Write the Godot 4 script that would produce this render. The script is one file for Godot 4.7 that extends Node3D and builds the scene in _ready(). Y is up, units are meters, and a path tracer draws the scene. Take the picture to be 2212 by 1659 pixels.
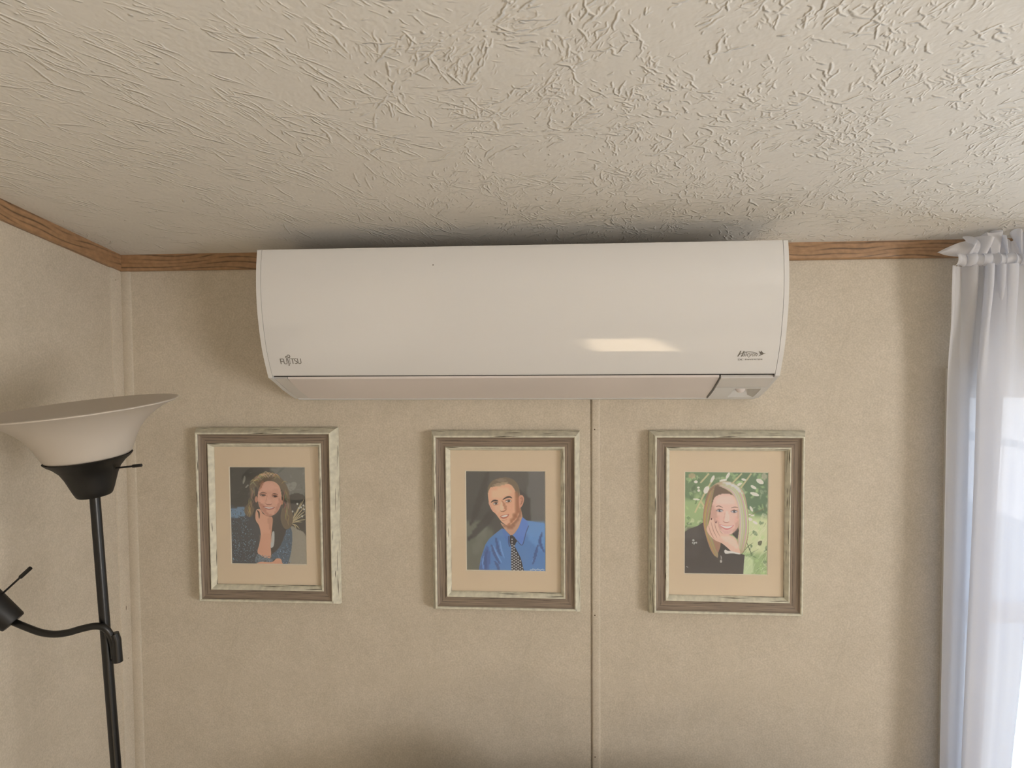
extends Node3D
# A wall-mounted air conditioner over three framed portraits, in the corner of a
# room with a vaulted textured ceiling. Metres; the back wall is the plane z = 0.

const CY := 1.87          # height of the lens; other heights below are relative to it
const XL := -1.089        # left wall
const XR := 3.0           # right wall
const ZF := 5.2           # wall behind the camera
const HC := 2.1313        # ceiling height at the back wall
const SLOPE := 0.158      # rise of the ceiling per metre away from the back wall
const ZRIDGE := 2.75

var rng := RandomNumberGenerator.new()
var M := {}

# ------------------------------------------------------------------ scene
func _ready() -> void:
	rng.seed = 7
	camera_and_light()
	materials()
	room()
	window_back()
	window_right()
	air_conditioner()
	picture(Vector2(-0.7167, -0.3843), 0.0024, 0)
	picture(Vector2(-0.127, -0.3909), 0.0009, 1)
	picture(Vector2(0.3935, -0.3904), -0.0018, 2)
	floor_lamp()
	curtain()
	sofa()

func camera_and_light() -> void:
	var cam := Camera3D.new()
	cam.name = "camera"
	cam.fov = 61.41
	cam.near = 0.05
	cam.far = 300.0
	cam.basis = Basis(Vector3.UP, 0.0709) * Basis(Vector3.RIGHT, -0.0391) * Basis(Vector3.BACK, -0.0064)
	cam.position = Vector3(0, CY, 1.5511)
	add_child(cam)
	cam.current = true
	var env := Environment.new()
	env.tonemap_mode = Environment.TONE_MAPPER_LINEAR
	env.tonemap_exposure = 1.03
	env.background_mode = Environment.BG_SKY
	var sky := Sky.new()
	var sm := ProceduralSkyMaterial.new()
	sm.sky_top_color = Color(0.45, 0.62, 0.86)
	sm.sky_horizon_color = Color(0.86, 0.9, 0.95)
	sm.ground_bottom_color = Color(0.42, 0.44, 0.36)
	sm.ground_horizon_color = Color(0.8, 0.82, 0.8)
	sm.energy_multiplier = 2.2
	sky.sky_material = sm
	env.sky = sky
	env.sdfgi_enabled = true
	env.ssao_enabled = true
	env.ssil_enabled = true
	var we := WorldEnvironment.new()
	we.name = "world_environment"
	we.environment = env
	add_child(we)
	# sun from the right of the house; a patch falls on the floor through the right-hand window
	var sun := DirectionalLight3D.new()
	sun.name = "sun"
	sun.light_color = Color(1.0, 0.95, 0.88)
	sun.light_energy = 26.0
	sun.light_angular_distance = 0.6
	sun.shadow_enabled = true
	add_child(sun)
	sun.look_at_from_position(Vector3(8.0, 4.62, 0.0), Vector3(0, 0, 0))
	# daylight that enters through the two windows
	area("window_light_right", Vector3(XR + 0.06, 1.28, 2.95), Vector2(1.34, 1.0), Vector3(-1, 0, 0), Color(1.0, 0.98, 0.965), 9.2)
	area("window_light_back", Vector3(2.1, 1.25, -0.075), Vector2(1.3, 1.0), Vector3(0, 0, 1), Color(0.90, 0.95, 1.0), 5.2)

func area(called: String, at: Vector3, size: Vector2, dir: Vector3, c: Color, e: float) -> void:
	var l := AreaLight3D.new()
	l.name = called
	l.area_size = size
	l.light_color = c
	l.light_energy = e
	l.shadow_enabled = true
	l.set("area_range", 30.0)
	add_child(l)
	l.look_at_from_position(at, at + dir)

# ------------------------------------------------------------------ helpers: nodes
func tag(o: Node, label := "", category := "", group := "", kind := "") -> void:
	if label != "": o.set_meta("label", label)
	if category != "": o.set_meta("category", category)
	if group != "": o.set_meta("group", group)
	if kind != "": o.set_meta("kind", kind)

func base(called: String, at := Vector3.ZERO, parent: Node = self) -> Node3D:
	var o := Node3D.new()
	o.name = called
	o.position = at
	parent.add_child(o, true)
	return o

func obj(called: String, mesh: Mesh, m: Material, parent: Node, at := Vector3.ZERO) -> MeshInstance3D:
	var o := MeshInstance3D.new()
	o.name = called
	o.mesh = mesh
	o.material_override = m
	o.position = at
	parent.add_child(o, true)
	return o

# ------------------------------------------------------------------ helpers: meshes
func begin() -> SurfaceTool:
	var st := SurfaceTool.new()
	st.begin(Mesh.PRIMITIVE_TRIANGLES)
	return st

func tri(st: SurfaceTool, p: Array, n: Array, uv: Array) -> void:
	var a: Vector3 = p[0]
	var b: Vector3 = p[1]
	var c: Vector3 = p[2]
	var g := (a - c).cross(a - b)
	var order := [0, 1, 2] if g.dot(n[0] + n[1] + n[2]) >= 0 else [0, 2, 1]
	for i in order:
		st.set_normal(n[i])
		st.set_uv(uv[i])
		st.add_vertex(p[i])

func quad(st: SurfaceTool, p: Array, n: Array, uv := []) -> void:
	if uv.is_empty(): uv = [Vector2(0, 0), Vector2(1, 0), Vector2(1, 1), Vector2(0, 1)]
	tri(st, [p[0], p[1], p[2]], [n[0], n[1], n[2]], [uv[0], uv[1], uv[2]])
	tri(st, [p[0], p[2], p[3]], [n[0], n[2], n[3]], [uv[0], uv[2], uv[3]])

func flat_quad(st: SurfaceTool, a: Vector3, b: Vector3, c: Vector3, d: Vector3, towards: Vector3, uv := []) -> void:
	var n := (b - a).cross(d - a)
	if n.length() < 1e-12: n = (c - b).cross(d - b)
	n = n.normalized()
	if n.dot(towards) < 0: n = -n
	quad(st, [a, b, c, d], [n, n, n, n], uv)

func add_box(st: SurfaceTool, lo: Vector3, hi: Vector3) -> void:
	var c := (lo + hi) / 2
	for ax in 3:
		for s in [0, 1]:
			var u := (ax + 1) % 3
			var v := (ax + 2) % 3
			var q := []
			for k in [[0, 0], [1, 0], [1, 1], [0, 1]]:
				var p := Vector3.ZERO
				p[ax] = hi[ax] if s else lo[ax]
				p[u] = hi[u] if k[0] else lo[u]
				p[v] = hi[v] if k[1] else lo[v]
				q.append(p)
			var t := Vector3.ZERO
			t[ax] = 1.0 if s else -1.0
			flat_quad(st, q[0], q[1], q[2], q[3], t)
	c = c

func box(lo: Vector3, hi: Vector3) -> Mesh:
	var st := begin()
	add_box(st, lo, hi)
	return st.commit()

# normals of a 2D polyline, pairs (at start, at end) of each segment; creases over 38 degrees stay sharp
func seg_normals(p: PackedVector2Array, closed: bool, side := 1.0) -> Array:
	var n := p.size() if closed else p.size() - 1
	var raw := []
	for i in n:
		var d := (p[(i + 1) % p.size()] - p[i]).normalized()
		raw.append(Vector2(d.y, -d.x) * side)
	var out := []
	for i in n:
		var a: Vector2 = raw[i]
		var b: Vector2 = raw[i]
		var prev: Vector2 = raw[(i - 1 + n) % n]
		var next: Vector2 = raw[(i + 1) % n]
		if (closed or i > 0) and prev.dot(raw[i]) > 0.79: a = (raw[i] + prev).normalized()
		if (closed or i < n - 1) and next.dot(raw[i]) > 0.79: b = (raw[i] + next).normalized()
		out.append([a, b])
	return out

func ccw(p: PackedVector2Array) -> PackedVector2Array:
	var a := 0.0
	for i in p.size():
		a += p[i].cross(p[(i + 1) % p.size()])
	if a < 0:
		var q := p.duplicate()
		q.reverse()
		return q
	return p

# closed profile in (z, y), swept along local x
func add_extrude(st: SurfaceTool, prof: PackedVector2Array, x0: float, x1: float, uvs := Vector2(1, 1), u0 := 0.0) -> void:
	var p := ccw(prof)
	var nn := seg_normals(p, true)
	var run := 0.0
	for i in p.size():
		var a := p[i]
		var b := p[(i + 1) % p.size()]
		var l := a.distance_to(b)
		var na := Vector3(0, nn[i][0].y, nn[i][0].x)
		var nb := Vector3(0, nn[i][1].y, nn[i][1].x)
		quad(st, [Vector3(x0, a.y, a.x), Vector3(x1, a.y, a.x), Vector3(x1, b.y, b.x), Vector3(x0, b.y, b.x)], [na, na, nb, nb],
			[Vector2((x0 + u0) * uvs.x, run * uvs.y), Vector2((x1 + u0) * uvs.x, run * uvs.y), Vector2((x1 + u0) * uvs.x, (run + l) * uvs.y), Vector2((x0 + u0) * uvs.x, (run + l) * uvs.y)])
		run += l
	var t := Geometry2D.triangulate_polygon(p)
	for k in [[x0, -1.0], [x1, 1.0]]:
		for i in range(0, t.size(), 3):
			var q := []
			var uv := []
			for j in 3:
				var v := p[t[i + j]]
				q.append(Vector3(k[0], v.y, v.x))
				uv.append(Vector2(v.x * uvs.x, v.y * uvs.y))
			var n := Vector3(k[1], 0, 0)
			tri(st, q, [n, n, n], uv)

func extrude(prof: Array, x0: float, x1: float, uvs := Vector2(1, 1), u0 := 0.0) -> Mesh:
	var st := begin()
	add_extrude(st, PackedVector2Array(prof), x0, x1, uvs, u0)
	return st.commit()

func round_rect(z0: float, z1: float, y0: float, y1: float, r: float, n := 3) -> Array:
	var out := []
	for k in 4:
		var c: Vector2 = [Vector2(z1 - r, y1 - r), Vector2(z0 + r, y1 - r), Vector2(z0 + r, y0 + r), Vector2(z1 - r, y0 + r)][k]
		for i in n + 1:
			var a := (k + float(i) / n) * PI / 2
			out.append(c + Vector2(cos(a), sin(a)) * r)
	return out

# closed or axis-to-axis profile in (radius, y), turned about y
func lathe(prof: Array, segs := 48, closed := false) -> Mesh:
	var st := begin()
	var p := PackedVector2Array(prof)
	var area2 := 0.0
	for i in p.size():
		area2 += p[i].cross(p[(i + 1) % p.size()])
	var nn := seg_normals(p, closed, 1.0 if area2 > 0 else -1.0)
	for i in nn.size():
		var a := p[i]
		var b := p[(i + 1) % p.size()]
		for k in segs:
			var t0 := TAU * k / segs
			var t1 := TAU * (k + 1) / segs
			var d0 := Vector3(cos(t0), 0, sin(t0))
			var d1 := Vector3(cos(t1), 0, sin(t1))
			var up := Vector3.UP
			var pa: Vector2 = nn[i][0]
			var pb: Vector2 = nn[i][1]
			quad(st, [d0 * a.x + up * a.y, d1 * a.x + up * a.y, d1 * b.x + up * b.y, d0 * b.x + up * b.y],
				[d0 * pa.x + up * pa.y, d1 * pa.x + up * pa.y, d1 * pb.x + up * pb.y, d0 * pb.x + up * pb.y])
	return st.commit()

func add_tube(st: SurfaceTool, pts: Array, radii: Array, segs := 14) -> void:
	var n := pts.size()
	var side := Vector3.ZERO
	var rings := []
	for i in n:
		var d: Vector3 = (pts[mini(i + 1, n - 1)] - pts[maxi(i - 1, 0)]).normalized()
		if side == Vector3.ZERO:
			side = d.cross(Vector3.BACK if absf(d.z) < 0.9 else Vector3.RIGHT).normalized()
		side = (side - d * side.dot(d)).normalized()
		var up := d.cross(side)
		var ring := []
		for k in segs:
			var t := TAU * k / segs
			ring.append(side * cos(t) + up * sin(t))
		rings.append(ring)
	for i in n - 1:
		for k in segs:
			var j := (k + 1) % segs
			var r0: float = radii[i]
			var r1: float = radii[i + 1]
			quad(st, [pts[i] + rings[i][k] * r0, pts[i] + rings[i][j] * r0, pts[i + 1] + rings[i + 1][j] * r1, pts[i + 1] + rings[i + 1][k] * r1],
				[rings[i][k], rings[i][j], rings[i + 1][j], rings[i + 1][k]])
	for e in [0, n - 1]:
		var d: Vector3 = (pts[1] - pts[0]).normalized() * -1.0 if e == 0 else (pts[n - 1] - pts[n - 2]).normalized()
		for k in segs:
			tri(st, [pts[e], pts[e] + rings[e][k] * radii[e], pts[e] + rings[e][(k + 1) % segs] * radii[e]], [d, d, d], [Vector2.ZERO, Vector2.ZERO, Vector2.ZERO])

func tube(pts: Array, r: float, segs := 14) -> Mesh:
	var st := begin()
	var radii := []
	for i in pts.size(): radii.append(r)
	add_tube(st, pts, radii, segs)
	return st.commit()

func spline(pts: Array, per := 6) -> Array:
	var out := []
	for i in pts.size() - 1:
		var a = pts[maxi(i - 1, 0)]
		var b = pts[i]
		var c = pts[i + 1]
		var d = pts[mini(i + 2, pts.size() - 1)]
		for k in per:
			var t := float(k) / per
			out.append(0.5 * ((2.0 * b) + (c - a) * t + (2.0 * a - 5.0 * b + 4.0 * c - d) * t * t + (3.0 * b - a - 3.0 * c + d) * t * t * t))
	out.append(pts[-1])
	return out

# open profile (distance inwards, height) carried round a rectangle with mitred corners
func rect_sweep(hw: float, hh: float, prof: Array, uvs: Vector2) -> Mesh:
	var st := begin()
	var p := PackedVector2Array(prof)
	var nn := seg_normals(p, false, -1.0)
	var sides := [[Vector2(-1, 1), Vector2(1, 1)], [Vector2(1, 1), Vector2(1, -1)], [Vector2(1, -1), Vector2(-1, -1)], [Vector2(-1, -1), Vector2(-1, 1)]]
	var u0 := 0.0
	for s in sides:
		var s0: Vector2 = s[0]
		var s1: Vector2 = s[1]
		var inward: Vector2 = -(s0 + s1) / 2.0
		var run := 0.0
		for i in p.size() - 1:
			var q := []
			var uv := []
			for k in [[p[i], s0, 0.0], [p[i], s1, 0.0], [p[i + 1], s1, 1.0], [p[i + 1], s0, 1.0]]:
				var pp: Vector2 = k[0]
				var sg: Vector2 = k[1]
				var pos := Vector3(sg.x * (hw - pp.x), sg.y * (hh - pp.x), pp.y)
				q.append(pos)
				var along := pos.x if absf(inward.y) > 0.5 else pos.y
				uv.append(Vector2((along + u0) * uvs.x, (run + k[2] * p[i].distance_to(p[i + 1])) * uvs.y + u0))
			run += p[i].distance_to(p[i + 1])
			var na := Vector3(inward.x * nn[i][0].x, inward.y * nn[i][0].x, nn[i][0].y)
			var nb := Vector3(inward.x * nn[i][1].x, inward.y * nn[i][1].x, nn[i][1].y)
			quad(st, q, [na, na, nb, nb], uv)
		u0 += 0.617
	return st.commit()

# flat polygon given in a 2D plane, with a small thickness towards +z
func plate(pts: Array, depth: float) -> Mesh:
	var st := begin()
	var p := ccw(PackedVector2Array(pts))
	var t := Geometry2D.triangulate_polygon(p)
	for k in [[depth, 1.0], [0.0, -1.0]]:
		for i in range(0, t.size(), 3):
			var q := []
			for j in 3: q.append(Vector3(p[t[i + j]].x, p[t[i + j]].y, k[0]))
			var n := Vector3(0, 0, k[1])
			tri(st, q, [n, n, n], [Vector2.ZERO, Vector2.ZERO, Vector2.ZERO])
	for i in p.size():
		var a := p[i]
		var b := p[(i + 1) % p.size()]
		var d := b - a
		flat_quad(st, Vector3(a.x, a.y, 0), Vector3(b.x, b.y, 0), Vector3(b.x, b.y, depth), Vector3(a.x, a.y, depth), Vector3(d.y, -d.x, 0))
	return st.commit()

# ------------------------------------------------------------------ materials
func plain(c: Color, rough: float, spec := 0.5) -> StandardMaterial3D:
	var m := StandardMaterial3D.new()
	m.albedo_color = c
	m.roughness = rough
	m.metallic_specular = spec
	return m

func seamless(kind: int, freq: float, seed_: int, w: int, h: int, oct := 4) -> PackedByteArray:
	var n := FastNoiseLite.new()
	n.noise_type = kind
	n.frequency = freq
	n.seed = seed_
	n.fractal_octaves = oct
	var im := n.get_seamless_image(w, h)
	im.convert(Image.FORMAT_L8)
	return im.get_data()

func tex(w: int, h: int, data: PackedByteArray, fmt := Image.FORMAT_RGB8) -> ImageTexture:
	return ImageTexture.create_from_image(Image.create_from_data(w, h, false, fmt, data))

func materials() -> void:
	M.wall = wall_material()
	M.ceiling = ceiling_material()
	M.oak = oak_material()
	M.cream = distressed_material()
	M.greywood = greywood_material()
	var w := plain(Color(0.88, 0.88, 0.88), 0.32)
	M.ac_white = w
	var p := plain(Color(0.88, 0.88, 0.88), 0.09)
	p.clearcoat_enabled = true
	p.clearcoat = 0.6
	p.clearcoat_roughness = 0.03
	M.ac_panel = p
	M.ac_flap = plain(Color(0.90, 0.87, 0.86), 0.28)
	M.ac_grey = plain(Color(0.86, 0.85, 0.84), 0.35)
	M.ac_dark = plain(Color(0.12, 0.11, 0.10), 0.6)
	M.print_grey = plain(Color(0.45, 0.43, 0.40), 0.5)
	M.mat_board = plain(Color(0.885, 0.82, 0.72), 0.9, 0.2)
	M.mat_core = plain(Color(0.93, 0.9, 0.83), 0.9, 0.2)
	M.backing = plain(Color(0.35, 0.26, 0.17), 0.9)
	var g := plain(Color(1, 1, 1, 0.04), 0.02)
	g.transparency = BaseMaterial3D.TRANSPARENCY_ALPHA
	M.glass = g
	M.black = plain(Color(0.055, 0.053, 0.05), 0.33)
	M.black_matt = plain(Color(0.07, 0.066, 0.06), 0.5)
	var sh := plain(Color(0.80, 0.77, 0.73), 0.4)
	sh.backlight_enabled = true
	sh.backlight = Color(0.62, 0.6, 0.57)
	M.shade = sh
	M.bulb = plain(Color(0.9, 0.9, 0.88), 0.3)
	var cl := plain(Color(0.90, 0.90, 0.915, 0.93), 0.85, 0.2)
	cl.transparency = BaseMaterial3D.TRANSPARENCY_ALPHA
	cl.backlight_enabled = true
	cl.backlight = Color(0.86, 0.88, 0.92)
	M.sheer = cl
	M.white_paint = plain(Color(0.88, 0.87, 0.85), 0.45)
	M.vinyl = plain(Color(0.9, 0.9, 0.9), 0.35)
	M.floor = floor_material()
	M.lawn = lawn_material()
	M.upholstery = plain(Color(0.30, 0.23, 0.17), 0.9, 0.2)
	M.tan_spot = plain(Color(0.34, 0.26, 0.18), 0.8)

func wall_material() -> Material:
	# vinyl-faced wallboard: beige mottle with embossed fibres
	var n := 1024
	var a := seamless(FastNoiseLite.TYPE_SIMPLEX_SMOOTH, 0.006, 3, n, n, 4)
	var b := seamless(FastNoiseLite.TYPE_SIMPLEX_SMOOTH, 0.035, 5, n, n, 3)
	var d := seamless(FastNoiseLite.TYPE_SIMPLEX_SMOOTH, 0.13, 9, n, n, 2)
	var v := PackedFloat32Array()
	v.resize(n * n)
	for i in n * n:
		v[i] = (a[i] - 128.0) * 0.00016 + (b[i] - 128.0) * 0.00018 + (d[i] - 128.0) * 0.00042
	var hgt := PackedFloat32Array()
	hgt.resize(n * n)
	for i in n * n: hgt[i] = 0.4 + (d[i] - 128.0) * 0.0014 + (b[i] - 128.0) * 0.0006
	for k in 2400:
		var x := rng.randf() * n
		var y := rng.randf() * n
		var ang := rng.randf() * TAU
		var bend := rng.randf_range(-0.02, 0.02)
		var amp := rng.randf_range(0.014, 0.042) * (1.0 if rng.randf() < 0.62 else -1.0)
		if rng.randf() < 0.06: amp *= 2.2
		var steps := int(rng.randf_range(20, 75))
		for s in steps:
			x += cos(ang)
			y += sin(ang)
			ang += bend
			var f := amp * sin(PI * s / steps)
			var i := posmod(int(y), n) * n + posmod(int(x), n)
			v[i] += f
			hgt[i] += f * 5.0
	var out := PackedByteArray()
	out.resize(n * n * 3)
	var c := Color(0.80, 0.764, 0.702)
	for i in n * n:
		var f := 1.0 + v[i]
		out[i * 3] = int(clampf(c.r * f, 0, 1) * 255)
		out[i * 3 + 1] = int(clampf(c.g * f, 0, 1) * 255)
		out[i * 3 + 2] = int(clampf(c.b * (1.0 + v[i] * 1.15), 0, 1) * 255)
	var m := plain(Color.WHITE, 0.62, 0.4)
	m.albedo_texture = tex(n, n, out)
	m.heightmap_enabled = true
	m.heightmap_scale = 0.03
	m.heightmap_texture = ImageTexture.create_from_image(Image.create_from_data(n, n, false, Image.FORMAT_RF, hgt.to_byte_array()))
	m.uv1_triplanar = true
	m.uv1_world_triplanar = true
	m.uv1_scale = Vector3.ONE / 0.74
	return m

func ceiling_material() -> Material:
	# brushed "crow's foot" plaster: fans of ridges, drawn as a height field 2.2 m by 1.1 m
	var w := 2048
	var h := 1024
	var px := w / 2.2
	var hgt := PackedFloat32Array()
	hgt.resize(w * h)
	var a := seamless(FastNoiseLite.TYPE_SIMPLEX_SMOOTH, 0.012, 21, w, h, 3)
	var b := seamless(FastNoiseLite.TYPE_SIMPLEX_SMOOTH, 0.09, 22, w, h, 2)
	for i in w * h:
		hgt[i] = 0.10 + (a[i] - 128.0) * 0.0007 + (b[i] - 128.0) * 0.0007
	var gx := 22
	var gy := 11
	for cy in gy:
		for cx in gx:
			var c := Vector2((cx + rng.randf()) / gx * w, (cy + rng.randf()) / gy * h)
			var left := smoothstep(0.60, 0.28, c.x / w)
			var main := lerp_angle(rng.randf() * TAU, -0.95, left * 0.9)
			var spread := lerpf(0.5, 0.2, left)
			for k in int(lerpf(95, 80, left)):
				var th := main + rng.randfn() * spread
				if rng.randf() < 0.4: th += PI
				var rad := rng.randf_range(0.004, 0.095) * px
				var p := c + Vector2(cos(th), sin(th)) * rad + Vector2(rng.randfn(), rng.randfn()) * 0.012 * px
				var u := rng.randf()
				if u < lerpf(0.20, 0.10, left):
					var length := rng.randf_range(0.012, lerpf(0.036, 0.06, left)) * px
					var wide := rng.randf_range(1.5, 2.4)
					var top := rng.randf_range(0.5, 1.0)
					ridge(hgt, w, h, p, th + rng.randfn() * 0.16, length, wide, top, lerpf(0.19, 0.07, left))
					if rng.randf() < 0.6 * (1.0 - left * 0.7):
						ridge(hgt, w, h, p + Vector2(cos(th), sin(th)) * length * rng.randf(), th + rng.randf_range(0.5, 1.5) * (1 if rng.randf() < 0.5 else -1), rng.randf_range(0.006, 0.016) * px, wide * 0.85, top * 0.8, 0.25)
				elif u < 0.93:
					ridge(hgt, w, h, p, th + rng.randfn() * 0.2, rng.randf_range(0.003, lerpf(0.013, 0.024, left)) * px, rng.randf_range(1.05, 1.5), rng.randf_range(0.15, 0.5), lerpf(0.2, 0.06, left))
				else:
					ridge(hgt, w, h, p, th, 1.5, rng.randf_range(1.6, 2.6), rng.randf_range(0.4, 0.9), 0.1)
	var m := plain(Color(0.885, 0.872, 0.845), 0.85, 0.3)
	m.heightmap_enabled = true
	m.heightmap_scale = 0.32
	m.heightmap_texture = ImageTexture.create_from_image(Image.create_from_data(w, h, false, Image.FORMAT_RF, hgt.to_byte_array()))
	return m

func ridge(hgt: PackedFloat32Array, w: int, h: int, p: Vector2, th: float, length: float, wide: float, top: float, wild: float) -> void:
	var steps := int(length / 0.9) + 2
	var bend := rng.randfn() * 0.02
	var wob := rng.randf() * TAU
	var aim := th
	for s in steps:
		var t := float(s) / steps
		th += bend + rng.randfn() * wild + (aim - th) * 0.12
		p += Vector2(cos(th), sin(th)) * 0.9
		var q := p
		var taper := sin(PI * minf(t * 0.9 + 0.07, 1.0))
		var r := wide * (0.55 + 0.6 * taper)
		var hh := top * (0.3 + 0.7 * taper) * (0.85 + 0.15 * sin(wob * 3.0 + s * 0.55))
		var ir := int(ceil(r))
		var x0 := int(floor(q.x))
		var y0 := int(floor(q.y))
		for dy in range(-ir, ir + 1):
			var row := posmod(y0 + dy, h) * w
			for dx in range(-ir, ir + 1):
				var d2 := (Vector2(x0 + dx + 0.5, y0 + dy + 0.5) - q).length_squared() / (r * r)
				if d2 < 1.0:
					var i := row + posmod(x0 + dx, w)
					var v := 0.1 + hh * (1.0 - sqrt(d2)) * (1.0 + 0.35 * sqrt(d2))
					if v > hgt[i]: hgt[i] = v

func oak_material() -> Material:
	var w := 1024
	var h := 128
	var fine := seamless(FastNoiseLite.TYPE_SIMPLEX_SMOOTH, 0.05, 31, w, h, 3)
	var slow := FastNoiseLite.new()
	slow.seed = 33
	slow.frequency = 0.004
	slow.fractal_octaves = 2
	var out := PackedByteArray()
	out.resize(w * h * 3)
	for y in h:
		for x in w:
			var edge := minf(1.0, minf(x, w - x) / 120.0)
			var warp := slow.get_noise_2d(x * 0.8, y * 1.4) * 26.0 * edge
			var g := pow(absf(sin((y + warp) * 0.20)), 9.0) * (0.55 + 0.45 * sin(x * 0.011 + y * 0.3))
			var pores := (fine[y * w + (x * 1) % w] - 128.0) / 128.0
			var f := 1.0 - 0.36 * maxf(g, 0.0) - 0.09 * pores
			out[(y * w + x) * 3] = int(clampf(0.645 * f, 0, 1) * 255)
			out[(y * w + x) * 3 + 1] = int(clampf(0.52 * (f - 0.02), 0, 1) * 255)
			out[(y * w + x) * 3 + 2] = int(clampf(0.39 * (f - 0.03), 0, 1) * 255)
	var m := plain(Color.WHITE, 0.38)
	m.albedo_texture = tex(w, h, out)
	return m

func distressed_material() -> Material:
	# cream paint rubbed through to dark wood in long thin streaks
	var w := 1024
	var h := 128
	var out := PackedByteArray()
	out.resize(w * h * 3)
	var f := PackedFloat32Array()
	f.resize(w * h)
	for k in 62:
		var y := rng.randf() * h
		var x := rng.randf() * w
		var l := rng.randf_range(25, 110)
		var t := rng.randf_range(0.6, 1.5)
		for s in int(l):
			var wv := t * sin(PI * s / l) * (0.85 + 0.25 * sin(s * 0.07 + k))
			for dy in range(-3, 4):
				var yy := y + sin(s * 0.03 + k) * 1.1
				var c := clampf(wv - absf(floorf(yy) + dy + 0.5 - yy) + 0.5, 0, 1)
				var i := posmod(int(floorf(yy)) + dy, h) * w + posmod(int(x) + s, w)
				f[i] = maxf(f[i], c)
	var nz := seamless(FastNoiseLite.TYPE_SIMPLEX_SMOOTH, 0.03, 41, w, h, 3)
	for i in w * h:
		var p := 1.0 + (nz[i] - 128.0) * 0.0006
		var k := f[i] * 0.9
		out[i * 3] = int(clampf(lerpf(0.85 * p, 0.22, k), 0, 1) * 255)
		out[i * 3 + 1] = int(clampf(lerpf(0.84 * p, 0.19, k), 0, 1) * 255)
		out[i * 3 + 2] = int(clampf(lerpf(0.775 * p, 0.14, k), 0, 1) * 255)
	var m := plain(Color.WHITE, 0.5, 0.4)
	m.albedo_texture = tex(w, h, out)
	return m

func greywood_material() -> Material:
	var w := 1024
	var h := 128
	var out := PackedByteArray()
	out.resize(w * h * 3)
	var a := FastNoiseLite.new()
	a.seed = 51
	a.frequency = 0.05
	a.fractal_octaves = 3
	for y in h:
		for x in w:
			var xx := float(mini(x, w - x))
			var g := a.get_noise_2d(xx * 0.05, y * 2.6) + 0.6 * a.get_noise_2d(xx * 0.16 + 900.0, y * 6.0)
			var f := 1.0 + 0.20 * g
			if g < -0.55: f -= 0.16
			out[(y * w + x) * 3] = int(clampf(0.54 * f, 0, 1) * 255)
			out[(y * w + x) * 3 + 1] = int(clampf(0.487 * f, 0, 1) * 255)
			out[(y * w + x) * 3 + 2] = int(clampf(0.435 * f, 0, 1) * 255)
	var m := plain(Color.WHITE, 0.55, 0.4)
	m.albedo_texture = tex(w, h, out)
	return m

func floor_material() -> Material:
	var n := 512
	var a := seamless(FastNoiseLite.TYPE_SIMPLEX_SMOOTH, 0.2, 61, n, n, 3)
	var out := PackedByteArray()
	out.resize(n * n * 3)
	for i in n * n:
		var f := 1.0 + (a[i] - 128.0) * 0.0016
		out[i * 3] = int(clampf(0.68 * f, 0, 1) * 255)
		out[i * 3 + 1] = int(clampf(0.635 * f, 0, 1) * 255)
		out[i * 3 + 2] = int(clampf(0.565 * f, 0, 1) * 255)
	var m := plain(Color.WHITE, 0.95, 0.2)
	m.albedo_texture = tex(n, n, out)
	m.uv1_triplanar = true
	m.uv1_world_triplanar = true
	m.uv1_scale = Vector3.ONE / 0.5
	return m

func lawn_material() -> Material:
	var n := 256
	var a := seamless(FastNoiseLite.TYPE_SIMPLEX_SMOOTH, 0.1, 71, n, n, 4)
	var out := PackedByteArray()
	out.resize(n * n * 3)
	for i in n * n:
		var f := 1.0 + (a[i] - 128.0) * 0.0008
		out[i * 3] = int(clampf(0.33 * f, 0, 1) * 255)
		out[i * 3 + 1] = int(clampf(0.385 * f, 0, 1) * 255)
		out[i * 3 + 2] = int(clampf(0.445 * f, 0, 1) * 255)
	var m := plain(Color.WHITE, 1.0, 0.2)
	m.albedo_texture = tex(n, n, out)
	m.uv1_triplanar = true
	m.uv1_world_triplanar = true
	m.uv1_scale = Vector3.ONE / 3.0
	return m

# ------------------------------------------------------------------ room
func ceil_at(z: float) -> float:
	return HC + SLOPE * (z if z < ZRIDGE else 2.0 * ZRIDGE - z)

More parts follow.
